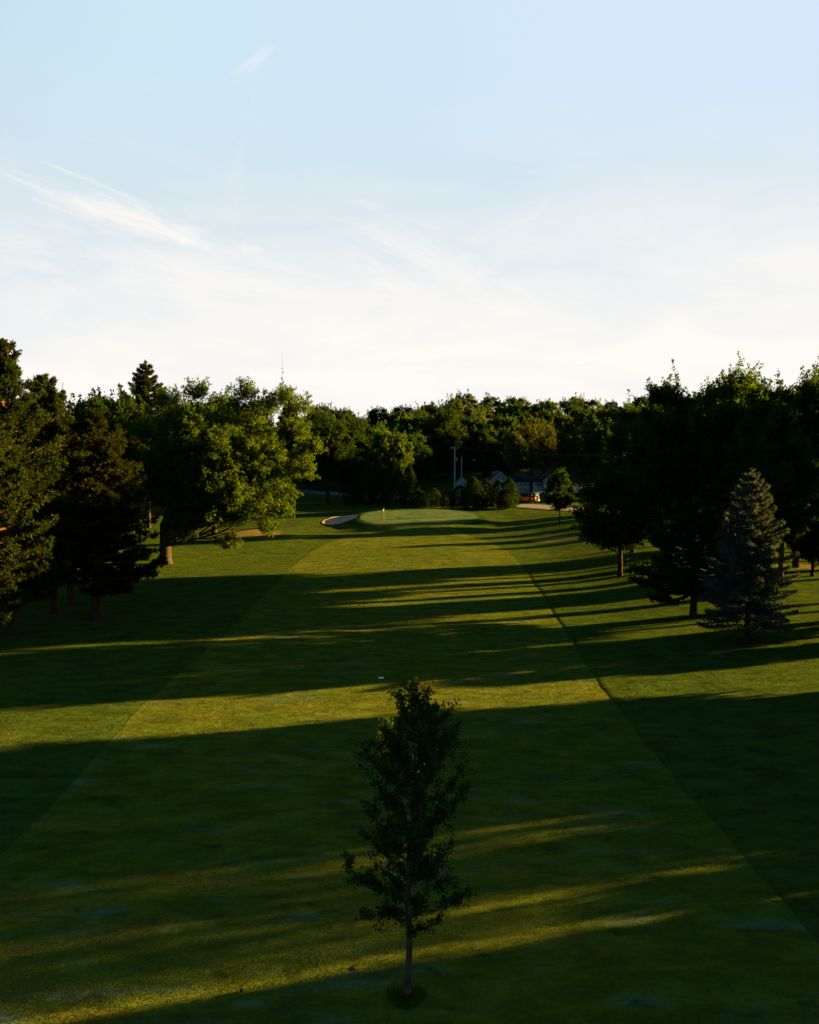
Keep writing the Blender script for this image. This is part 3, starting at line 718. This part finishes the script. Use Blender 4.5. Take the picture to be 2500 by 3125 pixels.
for ri, Y in enumerate([246, 268, 290, 312, 334, 358, 384]):
    step = 8.6 + ri * .5
    X = -Y * .46 + (ri % 2) * 4
    while X < Y * .50:
        xx = X + rng.uniform(-2, 2); yy = Y + rng.uniform(-5, 5)
        px = 1250 + F * xx / yy
        X += step * rng.uniform(.85, 1.15)
        if Y < 262 and (1290 < px < 1800): continue
        if px < 880 or px > 2050:
            if ri % 2 or rng.uniform() < .25: continue
        g = float(hgt(xx, yy)); cap = Z(float(ridge(px)) + rng.uniform(-8, 26), yy) - g
        h = min(rng.uniform(13, 18), cap) if ri < 6 else cap
        if h < 5: continue
        h = max(h, 8)
        if px < 1180 and ri >= 4 and rng.uniform() < .25:
            s = h / 16; o = put(HC, xx, yy, 'dark conifer on the skyline left of the hill', group='conifers on the left skyline', sc=s * 1.5, zs=s * .92); continue
        k = int(rng.choice([0, 1, 2], p=[.45, .38, .17] if px > 1250 else [.7, .1, .2]))
        s = h / (15, 14, 16)[k]; sx = np.clip(s, .8, 1.15)
        zone = ('behind the great maple', 'behind the cedar row', 'above the utility pole', 'above the garage', 'above the white houses', 'behind the right-hand wood')[int(np.searchsorted([880, 1200, 1440, 1600, 1810], px))]
        tier = 'on the skyline' if ri >= 5 else ('halfway up the hill' if ri >= 2 else 'low on the hill')
        put(HILL[k], xx, yy, ('round dark-green tree', 'pale olive billowing tree', 'bright yellow-green tree')[k] + ' ' + tier + ' ' + zone, group=lab[k][1], sc=float(sx) * rng.uniform(.9, 1.15), zs=s)
X = Xat(1340, 258); h = Z(1216, 258) - float(hgt(X, 258)); put(fill, X, 258, 'dark broad tree standing out at the left end of the hill', sc=.95, zs=h / 21.5, group=None)

# trees shading the road and houses from the right
for (X, Y, s) in [(98, 226, .92), (104, 240, .95), (110, 256, .9), (72, 222, 1.0), (104, 284, 1.1), (112, 304, 1.1), (96, 300, 1.05), (118, 330, 1.1), (85, 252, 1.05), (92, 268, 1.05), (78, 240, 1.0), (66, 214, .8), (96, 226, .95), (80, 236, .85)]:
    put(TALL[1], X, Y, 'dark tree of the wood between the right rough and the hill', group='dark trees right of the white house', sc=s)

# ------------------------------------------------------------------ foreground young tree
def foreground_tree():
    rng = np.random.default_rng(101); root = empty('young_tree')
    H = 9.35; tm = MB(); cm = MB(); Pt = []; A = []
    zz = np.linspace(-.2, H - .25, 16); f = np.clip(zz / H, 0, 1)
    tp = np.stack([.30 * f + .05 * np.sin(zz * 1.3), .05 * np.sin(zz * 1.7), zz], 1)
    rr = np.interp(zz, [-.2, 0, .25, 2, 5, 8, H], [.17, .14, .105, .09, .055, .022, .008])
    tm.tube(tp, rr, 10)
    def cluster(q, n, s=.085):
        Pt.append(q + rng.normal(size=(n, 3)) * .06); A.append(unit(rdir(rng, n) + np.array([0, 0, .25])))
    def twigrun(p, r0, dens):
        tm.tube(p, np.linspace(r0, .005, len(p)), 5, False)
        L = np.linalg.norm(np.diff(p, axis=0), axis=1).sum()
        for k in range(int(L * dens * .95)):
            u = rng.uniform(.12, 1) ** .8 * (len(p) - 1); i = min(int(u), len(p) - 2); q = p[i] * (1 - (u - i)) + p[i + 1] * (u - i)
            cluster(q, rng.integers(2, 7))
    nb = 68
    for i in range(nb):
        g = i / (nb - 1); z = 1.95 + (H - 2.5) * g
        az = i * 2.4 + rng.normal() * .35
        Lmax = np.interp(z, [1.9, 2.6, 3.6, 4.0, 4.6, 6.6, 7.6, 8.4, 9.3], [1.3, 2.0, 1.9, 1.4, 2.2, 2.35, 1.45, .7, .3])
        L = Lmax * rng.uniform(.55, 1.1)
        o = np.array([np.interp(z, zz, tp[:, 0]), np.interp(z, zz, tp[:, 1]), z])
        upa = rng.uniform(.45, 1.0) if z > 3 else rng.uniform(.05, .5)
        e = o + unit(np.array([math.cos(az), math.sin(az), upa])) * L
        t_ = np.linspace(0, 1, 6)[:, None]; p = o + (e - o) * t_ + np.array([0, 0, .10 * L]) * (t_ ** 2) - np.array([0, 0, .05 * L]) * np.sin(t_ * np.pi) + rng.normal(size=(6, 3)) * .02
        twigrun(p, .012 + .010 * L, 22)
        for k in range(int(2 + L * 3.2)):
            u = rng.uniform(.2, .9) * 5; ii = int(u); q = p[ii]
            d = unit(e - o + rng.normal(size=3) * .75 * L); l2 = rng.uniform(.25, .65) * (L * .5)
            q2 = q + d * l2 + np.array([0, 0, .06]); twigrun(np.array([q, (q + q2) / 2 + rng.normal(size=3) * .02, q2]), .007, 22)
    twigrun(tp[-4:], .01, 30)
    # a long low bough to the left
    o = np.array([.1, 0, 3.0]); e = o + np.array([-1.75, -.1, .8]); t_ = np.linspace(0, 1, 7)[:, None]
    p = o + (e - o) * t_ + np.array([0, 0, -.2]) * np.sin(t_ * np.pi); twigrun(p, .03, 34)
    for k in range(10):
        q = p[rng.integers(3, 7)]; q2 = q + rng.normal(size=3) * .25 + np.array([0, 0, .1]); twigrun(np.array([q, (q + q2) / 2, q2]), .008, 34)
    Pt = np.concatenate(Pt); A = np.concatenate(A); B = perp(rng, A); n = len(Pt)
    s = .066 * rng.uniform(.7, 1.3, n)[:, None]; N = np.cross(A, B)
    # fan-shaped leaves of two folded halves
    Vv = np.stack([Pt, Pt + A * s * .75 + B * s * .62 + N * s * .15, Pt + A * s * 1.05 + B * s * .25 + N * s * .05, Pt + A * s * .95,
                   Pt + A * s * 1.05 - B * s * .25 + N * s * .05, Pt + A * s * .75 - B * s * .62 + N * s * .15], 1).reshape(-1, 3)
    i = np.arange(n)[:, None] * 6; cm.add(Vv, np.concatenate([i + np.array([[0, 1, 2, 3]]), i + np.array([[0, 3, 4, 5]])]))
    cm.build('crown', M['young'], root); tm.build('trunk', M['barkpale'], root, True)
    return root
fx, fy = P(1240, 3040)
t = foreground_tree(); put(t, fx, fy, 'slender young tree with sparse fan-shaped leaves in the middle of the foreground', rz=0)
# tall unmown grass at its foot
rng = np.random.default_rng(5); n = 1200; a = rng.uniform(0, 2 * np.pi, n); r = .58 * rng.uniform(0, 1, n) ** .8 * (1 + .12 * np.sin(3 * a))
gp = np.stack([fx + r * np.cos(a), fy + r * np.sin(a), np.zeros(n)], 1); gp[:, 2] = hgt(gp[:, 0], gp[:, 1]) - DEEP
mb = MB(); A = unit(rdir(rng, n) * .45 + np.array([0, 0, 1.0])); mb.leaves(gp, A, perp(rng, A), rng.uniform(.08, .26, n), .022)
tag(mb.build('tall_grass', M['bladegrass']), 'ring of unmown tall grass at the foot of the foreground tree', 'grass', kind='stuff')

# ------------------------------------------------------------------ small things on the course
def lathe(mb, prof, n=20, c=(0, 0, 0)):
    prof = np.array(prof, float); a = np.arange(n) / n * 2 * np.pi
    V_ = np.stack([c[0] + prof[:, 0][:, None] * np.cos(a), c[1] + prof[:, 0][:, None] * np.sin(a), c[2] + np.repeat(prof[:, 1][:, None], n, 1)], -1)
    m = len(prof); i = np.arange(m - 1)[:, None] * n; j = np.arange(n)[None, :]; k = (j + 1) % n
    mb.add(V_.reshape(-1, 3), np.stack([i + j, i + k, i + n + k, i + n + j], -1).reshape(-1, 4))
    mb.add(V_[0], [list(range(n))[::-1]]); mb.add(V_[-1], [list(range(n))])
gx, gy = P(1172, 1590, .06)
fl = empty('golf_flag', (gx, gy, float(hgt(gx, gy)) + .06)); tag(fl, 'yellow golf flag on a pale stick in the putting green', 'flag')
mb = MB(); mb.tube([(0, 0, -.1), (0, 0, 2.25)], [.024, .02], 8); mb.build('flagstick', M['steel'], fl)
mb = MB(); u = np.linspace(0, 1, 8); vv = np.linspace(0, 1, 5)
fvx = -.02 - u[:, None] * .13 + 0 * vv; fvy = .10 * np.sin(u[:, None] * 5 + vv * 1.5) ; fvz = 2.2 - vv * .34 - u[:, None] * .26 + 0 * fvx
mb.add(np.stack([fvx, fvy, fvz], -1).reshape(-1, 3), gridfaces(8, 5)); o = mb.build('flag_cloth', M['flag'], fl, True)
md = o.modifiers.new('thick', 'SOLIDIFY'); md.thickness = .012
mb = MB(); lathe(mb, [(.054, -.12), (.054, .006), (.05, .006), (.05, -.11)], 14); mb.build('hole_cup', M['white'], fl)

mx, my = P(1163, 2068)
mb = MB(); lathe(mb, [(.19, .0), (.20, .02), (.15, .035), (.05, .042)], 28, (mx, my, float(hgt(mx, my)) - DEEP + .02))
tag(mb.build('yardage_marker', M['white'], smooth=True), 'white domed distance marker disc lying on the shaded fairway', 'marker')

rx_, ry_ = P(1040, 1581, .05)
rk = empty('bunker_rake', (rx_, ry_, float(hgt(rx_, ry_)) + .09), .2); tag(rk, 'dark rake lying on the sand of the bunker', 'rake')
mb = MB(); mb.tube([(-1.5, 0, .02), (0, 0, .05)], [.03, .03], 6); mb.build('handle', M['wood'], rk)
mb = MB(); mb.box(-.04, .04, -.35, .35, .0, .12)
for k in range(8): mb.box(-.02, .02, -.33 + k * .09, -.30 + k * .09, -.08, -.002)
mb.build('rake_head', M['black'], rk)

def twig(px, py, L, ang, lab):
    X, Y = P(px, py); z = float(hgt(X, Y)) - DEEP + .03; r = np.random.default_rng(int(px))
    p = np.array([[-L / 2, 0, 0], [-L * .1, L * .05, .02], [L * .2, L * .02, .03], [L / 2, L * .1, .01]])
    mb = MB(); mb.tube(p, [.018, .016, .013, .008], 6); mb.tube([p[2], p[2] + np.array([L * .12, -L * .14, .03])], [.009, .005], 5)
    o = mb.build('fallen_twig', M['barkred'], smooth=True); o.location = (X, Y, z); o.rotation_euler = (0, 0, R(ang))
    tag(o, lab, 'twig', 'fallen twigs and cones on the near fairway')
twig(1095, 2950, .36, 62, 'reddish fallen twig on the grass left of the foreground tree')
twig(437, 2956, .26, 10, 'small fallen twig lying in the lower left grass')
X, Y = P(738, 3027)
mb = MB(); lathe(mb, [(.01, 0), (.05, .015), (.065, .05), (.05, .09), (.015, .115)], 14, (X, Y, float(hgt(X, Y)) - DEEP + .02))
tag(mb.build('pine_cone', M['barkred'], smooth=True), 'brown fallen pine cone in the grass at the bottom of the photo', 'pine cone')

# ------------------------------------------------------------------ utility poles, wires, mast
def gz(X, Y): return float(hgt(X, Y))
YP = 229; XP = Xat(1388, YP, 1367); HP = Z(1363, YP) - gz(XP, YP)
pole = empty('utility_pole', (XP, YP, gz(XP, YP))); tag(pole, 'tall wooden utility pole with crossarm and transformer behind the green', 'utility pole')
mb = MB(); mb.tube([(0, 0, -.5), (0, 0, HP)], [.20, .14], 10); mb.build('pole', M['wood'], pole, True)
mb = MB(); mb.box(-1.0, 1.0, -.25, -.14, HP - .42, HP - .28); mb.tube([(-.6, -.2, HP - .4), (0, -.16, HP - 1.0)], .025, 5); mb.tube([(.6, -.2, HP - .4), (0, -.16, HP - 1.0)], .025, 5)
mb.build('crossarm', M['wood'], pole)
for dx in (-.9, -.35, .9):
    mb = MB(); lathe(mb, [(.04, 0), (.07, .06), (.04, .12), (.06, .16), (.02, .22)], 10, (dx, -.19, HP - .28)); mb.build('insulator', M['white'], pole)
mb = MB(); lathe(mb, [(.16, 0), (.22, .05), (.22, .85), (.15, .95)], 14, (.42, -.05, HP - 3.6)); mb.tube([(.42, -.05, HP - 2.65), (.42, -.05, HP - 2.35)], [.05, .03], 6)
mb.build('transformer', M['steel'], pole)
YS = 236; XS = Xat(1409, YS, 1395); HS = Z(1392, YS) - gz(XS, YS)
p2 = empty('street_lamp', (XS, YS, gz(XS, YS))); tag(p2, 'thin shorter pole right of the tall one, carrying a street lamp on an arm', 'street lamp')
mb = MB(); mb.tube([(0, 0, -.4), (0, 0, HS)], [.15, .11], 8); mb.build('pole', M['wood'], p2, True)
mb = MB(); mb.tube([(0, 0, HS - 1.3), (1.3, 0, HS - 1.0), (3.0, 0, HS - .95)], .03, 6); mb.build('arm', M['wire'], p2)
mb = MB(); mb.box(2.9, 3.6, -.14, .14, HS - 1.05, HS - .93); mb.build('lamp_head', M['white'], p2)
Y3 = 182.; X3 = 56.; p3 = copy_tree(pole); p3.location = (X3, Y3, gz(X3, Y3)); p3['label'] = 'wooden utility pole hidden in the right wood, holding the wires'
YL = 275.; XL3 = Xat(800, YL); p4 = copy_tree(pole); p4.location = (XL3, YL, gz(XL3, YL)); p4['label'] = 'wooden utility pole hidden behind the great maple'
def wire(a, b, sag, lab, r=.014):
    t_ = np.linspace(0, 1, 26)[:, None]; p = np.array(a) + (np.array(b) - np.array(a)) * t_; p[:, 2] -= sag * 4 * (t_ * (1 - t_))[:, 0]
    mb = MB(); mb.tube(p, r, 4, False); tag(mb.build('power_line', M['wire']), lab, 'power line', 'power lines along the road')
zt = gz(XP, YP) + HP - .06
for k, (dx, nm) in enumerate(((-.9, 'left'), (-.35, 'middle'), (.9, 'right'))):
    wire((XP + dx, YP - .19, zt), (X3 + dx, Y3 - .19, gz(X3, Y3) + HP - .06), 1.2 + .1 * k, 'upper wire from the %s insulator of the tall pole towards the right wood' % nm)
    wire((XP + dx, YP - .19, zt), (XL3 + dx, YL - .19, gz(XL3, YL) + HP - .06), .8, 'upper wire from the %s insulator of the tall pole towards the great maple' % nm)
wire((XP + .16, YP, zt - 3.4), (X3, Y3, gz(X3, Y3) + HP - 3.4), 1.3, 'lower thick cable running right above the house roofs', .024)
wire((XP + .16, YP, zt - 5.4), (X3, Y3, gz(X3, Y3) + HP - 5.6), 1.3, 'lowest cable passing in front of the house walls', .020)

YM = 900.; XM = Xat(862.5, YM, 1200); zb = gz(XM, YM); HM = Z(1074, YM) - zb
ma = empty('radio_mast', (XM, YM, zb)); tag(ma, 'thin far lattice radio mast rising above the left trees', 'radio mast')
mb = MB(); hz = HM * .74
for k in range(3):
    a = k * 2.094; mb.tube([(.4 * math.cos(a), .4 * math.sin(a), 0), (.36 * math.cos(a), .36 * math.sin(a), hz)], .09, 4)
nz_ = int(hz / 1.6)
for i in range(nz_):
    for k in range(3):
        a, b = k * 2.094, (k + 1) * 2.094; z0, z1 = i * 1.6, (i + 1) * 1.6
        mb.tube([(.48 * math.cos(a), .48 * math.sin(a), z0), (.48 * math.cos(b), .48 * math.sin(b), z1)], .03, 3, False)
mb.build('lattice', M['mast'], ma)
mb = MB(); mb.tube([(0, 0, hz), (0, 0, HM)], [.14, .08], 6); mb.build('antenna_tip', M['mast'], ma)
for (py, dx, w2, h2) in ((1124, 0, 2.0, .4), (1136, .9, .7, 1.4), (1154, -.7, .9, 1.5), (1158, -.2, 2.0, .4), (1177, 1.0, .6, .8), (1193, 0, 1.4, .3)):
    z = Z(py, YM) - zb; mb = MB(); mb.box(dx - w2 / 2, dx + w2 / 2, -.5, .5, z - h2 / 2, z + h2 / 2); mb.build('antenna', M['mast'], ma)

# ------------------------------------------------------------------ houses
def gable_body(mb, x0, x1, y0, y1, z0, ze, zp, axis='y'):
    """walls with gable ends; ridge runs along axis"""
    if axis == 'y':
        xm = (x0 + x1) / 2; pr = [(x0, z0), (x1, z0), (x1, ze), (xm, zp), (x0, ze)]
        V_ = [(a, y0, b) for a, b in pr] + [(a, y1, b) for a, b in pr]
    else:
        ym = (y0 + y1) / 2; pr = [(y0, z0), (y1, z0), (y1, ze), (ym, zp), (y0, ze)]
        V_ = [(x1, a, b) for a, b in pr] + [(x0, a, b) for a, b in pr]
    mb.add(V_, [[0, 1, 2, 3, 4], [9, 8, 7, 6, 5]]); mb.add(V_, [[0, 5, 6, 1], [1, 6, 7, 2], [4, 9, 5, 0]])
def roof_slabs(mb, x0, x1, y0, y1, ze, zp, axis='y', ov=.4, th=.14):
    lift = .02
    if axis == 'y':
        xm = (x0 + x1) / 2; sl = (zp - ze) / (xm - x0)
        for sg in (-1, 1):
            xe = xm + sg * (xm - x0 + ov); zz0 = ze - sl * ov + lift
            a = [(xm, zp + lift), (xe, zz0), (xe, zz0 + th), (xm, zp + lift + th)]
            V_ = [(p[0], y0 - ov, p[1]) for p in a] + [(p[0], y1 + ov, p[1]) for p in a]
            mb.add(V_, [(0, 1, 2, 3), (7, 6, 5, 4), (0, 4, 5, 1), (1, 5, 6, 2), (2, 6, 7, 3), (3, 7, 4, 0)])
    else:
        ym = (y0 + y1) / 2; sl = (zp - ze) / (ym - y0)
        for sg in (-1, 1):
            ye = ym + sg * (ym - y0 + ov); zz0 = ze - sl * ov + lift
            a = [(ym, zp + lift), (ye, zz0), (ye, zz0 + th), (ym, zp + lift + th)]
            V_ = [(x0 - ov, p[0], p[1]) for p in a] + [(x1 + ov, p[0], p[1]) for p in a]
            mb.add(V_, [(0, 1, 2, 3), (7, 6, 5, 4), (0, 4, 5, 1), (1, 5, 6, 2), (2, 6, 7, 3), (3, 7, 4, 0)])
def trim(parent, x0, x1, y, ze, zp, ov=.4):
    xm = (x0 + x1) / 2; sl = (zp - ze) / (xm - x0); mb = MB()
    for sg in (-1, 1):
        xe = xm + sg * (xm - x0 + ov); zz0 = ze - sl * ov
        V_ = [(xm, y, zp - .2), (xe, y, zz0 - .2), (xe, y, zz0), (xm, y, zp)]; V_ += [(a, y + .05, c) for a, b, c in V_]
        mb.add(V_, [(0, 1, 2, 3), (7, 6, 5, 4), (0, 4, 5, 1), (1, 5, 6, 2), (2, 6, 7, 3), (3, 7, 4, 0)])
    mb.build('roof_trim', M['white'], parent)
def window(parent, xc, y, zc, ww, hh, mull=1):
    mb = MB(); b = .09
    mb.box(xc - ww / 2 - b, xc - ww / 2, y - .06, y - .004, zc - hh / 2 - b, zc + hh / 2 + b); mb.box(xc + ww / 2, xc + ww / 2 + b, y - .06, y - .004, zc - hh / 2 - b, zc + hh / 2 + b)
    mb.box(xc - ww / 2, xc + ww / 2, y - .057, y - .004, zc + hh / 2, zc + hh / 2 + b); mb.box(xc - ww / 2, xc + ww / 2, y - .057, y - .004, zc - hh / 2 - b, zc - hh / 2)
    for k in range(mull): xx = xc - ww / 2 + ww * (k + 1) / (mull + 1); mb.box(xx - .025, xx + .025, y - .05, y - .022, zc - hh / 2, zc + hh / 2)
    mb.box(xc - ww / 2, xc + ww / 2, y - .047, y - .024, zc - .025, zc + .025)
    fr = mb.build('window', M['white'], parent)
    mb = MB(); mb.box(xc - ww / 2, xc + ww / 2, y - .018, y - .005, zc - hh / 2, zc + hh / 2); mb.build('pane', M['glass'], fr)

YH = 232.0
def hx(px): return Xat(px, YH, 1480)
def hz_(py): return Z(py, YH)
g0 = 2.0
# main white house
hs = empty('white_house', (hx(1700), YH, 0)); tag(hs, 'larger white gabled house with dark roof, behind the small round tree', 'house')
ox = hx(1700)
a0, a1 = hx(1660) - ox, hx(1732) - ox
mb = MB(); gable_body(mb, a0, a1, 0, 8, g0 - .3, hz_(1464), hz_(1434)); mb.box(a1 + .01, hx(1769) - ox, 1.2, 7.6, g0 - .3, hz_(1474)); mb.build('wall', M['siding'], hs)
mb = MB(); roof_slabs(mb, a0, a1, 0, 8, hz_(1464), hz_(1434)); 
b1 = hx(1769) - ox
V_ = [(a1 - 2.0, 1.2 - .5, hz_(1474)), (b1 + .5, 1.2 - .5, hz_(1474)), (b1 + .5, 8.1, hz_(1474)), (a1 - 2., 8.1, hz_(1474)), (a1 - 2., 4.6, hz_(1437)), (b1 - 2.6, 4.6, hz_(1437))]
mb.add(V_, [(0, 1, 5, 4), (2, 3, 4, 5)]); mb.add(V_, [(1, 2, 5)]); mb.add(V_, [(0, 3, 2, 1)]); rf = mb.build('roof', M['roof'], hs)
mb = MB(); mb.box(.4, 1.1, 4.2, 4.9, hz_(1440), hz_(1424)); mb.build('chimney', plain('chimney_brick', (.2, .09, .06), .9), rf)
trim(hs, a0, a1, -.42, hz_(1464), hz_(1434))
window(hs, hx(1675) - ox, 0, hz_(1479), 1.0, 1.6); window(hs, hx(1712) - ox, 0, hz_(1479), 1.0, 1.6); window(hs, hx(1752) - ox, 1.2, hz_(1484), 1.0, 1.1)
mb = MB(); mb.box(a0 - 3.0, a0 - .02, -.2, .0, g0 - .2, g0 + .55)
for k in range(6): mb.box(a0 - 2.95 + k * .55, a0 - 2.87 + k * .55, -.14, -.06, g0 + .56, g0 + 1.25)
mb.box(a0 - 3.0, a0 - .02, -.16, -.04, g0 + 1.252, g0 + 1.34); mb.build('porch_railing', M['white'], hs)
# linked wing with its window band
ob = hx(1610); wg = empty('white_bungalow', (ob, YH + 1.5, 0)); tag(wg, 'low white building with a band of windows, behind the orange car', 'house')
b0, b1 = hx(1574) - ob, hx(1657) - ob
mb = MB(); gable_body(mb, b0, b1, 0, 6.5, g0 - .3, hz_(1470), hz_(1446), 'x'); mb.build('wall', M['siding'], wg)
mb = MB(); roof_slabs(mb, b0, b1, 0, 6.5, hz_(1470), hz_(1446), 'x', .35); mb.build('roof', M['roof'], wg)
for px in (1583, 1594, 1605, 1616, 1640, 1650): window(wg, hx(px) - ob, 0, hz_(1480), .68, .72)
mb = MB()
for px in (1632.5,): mb.box(hx(px) - ob - .07, hx(px) - ob + .07, -1.35, -1.2, g0 - .2, hz_(1472))
mb.build('porch_post', M['white'], wg)
# garage
oc = hx(1525); ga = empty('garage', (oc, YH - 1, 0)); tag(ga, 'pale blue-grey gabled garage behind the hedge', 'garage')
c0, c1 = hx(1496) - oc, hx(1555) - oc
mb = MB(); gable_body(mb, c0, c1, 0, 7, g0 - .3, hz_(1464), hz_(1440)); mb.box(hx(1466) - oc, c0 - .01, 1, 6, g0 - .3, hz_(1468)); mb.build('wall', M['bluesiding'], ga)
mb = MB(); roof_slabs(mb, c0, c1, 0, 7, hz_(1464), hz_(1440)); mb.box(hx(1463) - oc, c0 - .45, .7, 6.3, hz_(1468) + .005, hz_(1466)); mb.build('roof', M['roof'], ga)
trim(ga, c0, c1, -.42, hz_(1464), hz_(1440))
mb = MB(); mb.box(-1.9, 1.9, -.05, -.004, g0 - .2, hz_(1480)); 
for k in range(1, 4): mb.box(-1.9, 1.9, -.065, -.052, g0 + .5 * k, g0 + .5 * k + .03)
mb.build('garage_door', M['white'], ga)
# shed
od = hx(1412); sh = empty('shed', (od, YH + 3, 0)); tag(sh, 'small pale blue shed behind the thin lamp pole', 'shed')
d0, d1 = hx(1396) - od, hx(1430) - od
mb = MB(); gable_body(mb, d0, d1, 0, 3.5, g0 - .3, hz_(1470), hz_(1456)); mb.build('wall', M['bluesiding'], sh)
mb = MB(); roof_slabs(mb, d0, d1, 0, 3.5, hz_(1470), hz_(1456), ov=.2, th=.08); mb.build('roof', M['roof'], sh)
mb = MB(); mb.box(-.5, .5, -.05, -.004, g0 - .2, g0 + 2.0); mb.build('door', M['white'], sh)

# ------------------------------------------------------------------ orange off-road car
def car():
    k = 1.17
    cxp, cyp = P(1609, 1537)
    root = empty('offroad_car', (cxp, cyp, 0)); root.scale = (k, k, k)
    tag(root, 'boxy orange off-road car with black top driving along the road', 'car')
    # local: +x forward, length 4.1, width 1.8
    prof = [(-1.95, .62), (-1.95, 1.16), (.62, 1.16), (.72, 1.20), (1.70, 1.12), (1.95, 1.02), (1.98, .62), (1.75, .60), (1.70, .90), (1.55, 1.0), (1.10, 1.0), (.95, .90), (.88, .52),
            (-.72, .52), (-.80, .90), (-.95, 1.0), (-1.40, 1.0), (-1.55, .90), (-1.62, .60)]
    n = len(prof); W = .80
    V_ = [(a, -W, b) for a, b in prof] + [(a, W, b) for a, b in prof]
    mb = MB(); mb.add(V_, [list(range(n))[::-1], [n + i for i in range(n)]]); mb.add(V_, [[i, (i + 1) % n, n + (i + 1) % n, n + i] for i in range(n)])
    body = mb.build('body', M['orange'], root)
    bv = body.modifiers.new('bevel', 'BEVEL'); bv.width = .03; bv.segments = 2; bv.limit_method = 'ANGLE'
    mb = MB()   # hard top with raked windscreen
    tp_ = [(-1.93, 1.165), (-1.88, 1.80), (.38, 1.80), (.70, 1.205), (.6, 1.165)]; Wt = .74
    for (p0, p1) in ((0, 1), (1, 2), (2, 3)): pass
    mb.box(-1.90, .42, -.76, .76, 1.74, 1.83)
    for sx, tx in ((-1.92, -1.87), (-.95, -.95), (-.05, -.05), (.68, .40)):
        for sy in (-1, 1): mb.tube([(sx, sy * .76, 1.16), (tx, sy * .73, 1.78)], .055, 6)
    mb.build('hardtop', M['black'], root)
    mb = MB(); V_ = [(-1.90, -.72, 1.162), (.66, -.72, 1.162), (.38, -.69, 1.738), (-1.86, -.69, 1.738)]; V_ += [(a, -b, c) for a, b, c in V_]
    mb.add(V_, [(0, 1, 2, 3), (7, 6, 5, 4), (0, 4, 5, 1), (1, 5, 6, 2), (2, 6, 7, 3), (3, 7, 4, 0)]); mb.build('windows', M['glass'], root)
    mb = MB(); mb.box(-1.45, -1.05, .725, .738, 1.40, 1.60); mb.box(-1.45, -1.05, -.738, -.725, 1.40, 1.60); mb.build('window_sticker', M['white'], root)
    for xx in (-1.175, 1.325):
        for sy in (-1, 1):
            wr = empty('wheel', (xx, sy * .74, .42)); wr.parent = root
            mb = MB(); a = np.linspace(0, 2 * np.pi, 25)[:-1]
            pr = [(.40, -.11), (.42, -.08), (.42, .08), (.40, .11), (.25, .12), (.24, -.12)]
            m = len(pr); Vw = np.array([[(r_ * math.cos(t__), w_, r_ * math.sin(t__)) for (r_, w_) in pr] for t__ in a]).reshape(-1, 3)
            Fw = [[i * m + j, i * m + (j + 1) % m, ((i + 1) % 24) * m + (j + 1) % m, ((i + 1) % 24) * m + j] for i in range(24) for j in range(m)]
            mb.add(Vw, Fw); mb.build('tyre', M['rubber'], wr)
            mb = MB(); mb.tube([(0, -.06, 0), (0, .06, 0)], [.236, .236], 16)
            for q in range(5): a_ = q * 1.2566; mb.tube([(0, sy * .08, 0), (.2 * math.cos(a_), sy * .08, .2 * math.sin(a_))], .025, 5)
            mb.build('rim', M['steel'], wr)
            mb = MB(); a = np.linspace(-.1, math.pi + .1, 13); 
            Vw = [(xx + r_ * math.cos(q), y_, .42 + r_ * math.sin(q) * 1.15) for q in a for (r_, y_) in ((.50, sy * .805), (.56, sy * .805), (.56, sy * .95), (.50, sy * .95))]
            mb.add(Vw, [[i * 4 + j, i * 4 + (j + 1) % 4, i * 4 + 4 + (j + 1) % 4, i * 4 + 4 + j] for i in range(12) for j in range(4)]); mb.build('fender_flare', M['black'], root)
    mb = MB(); mb.box(-2.14, -1.965, -.82, .82, .46, .66); mb.build('rear_bumper', M['black'], root)
    mb = MB(); mb.box(1.995, 2.14, -.82, .82, .46, .66); mb.build('front_bumper', M['black'], root)
    mb = MB(); mb.tube([(-2.20, -.05, 1.0), (-1.965, -.05, 1.0)], [.36, .38], 20); mb.build('spare_wheel', M['rubber'], root)
    for sy in (-1, 1):
        mb = MB(); mb.box(-2.0, -1.955, sy * .70 - .07, sy * .70 + .07, .78, 1.02); mb.build('tail_light', M['redlens'], root)
        mb = MB(); mb.tube([(1.97, sy * .52, .86), (2.02, sy * .52, .86)], [.12, .12], 14); mb.build('headlight', M['white'], root)
        mb = MB(); mb.box(.42, .52, sy * .82 - .0 if sy > 0 else -.98, .98 if sy > 0 else -.82, 1.20, 1.38); mb.build('side_mirror', M['black'], root)
    mb = MB(); mb.box(-2.16, -2.142, -.42, -.12, .50, .62); mb.build('number_plate', M['white'], root)
    root.rotation_euler = (0, 0, math.atan2(-rd[1], -rd[0]) + R(12))
    root.location = (cxp, cyp, gz(cxp, cyp) + .10)
car()
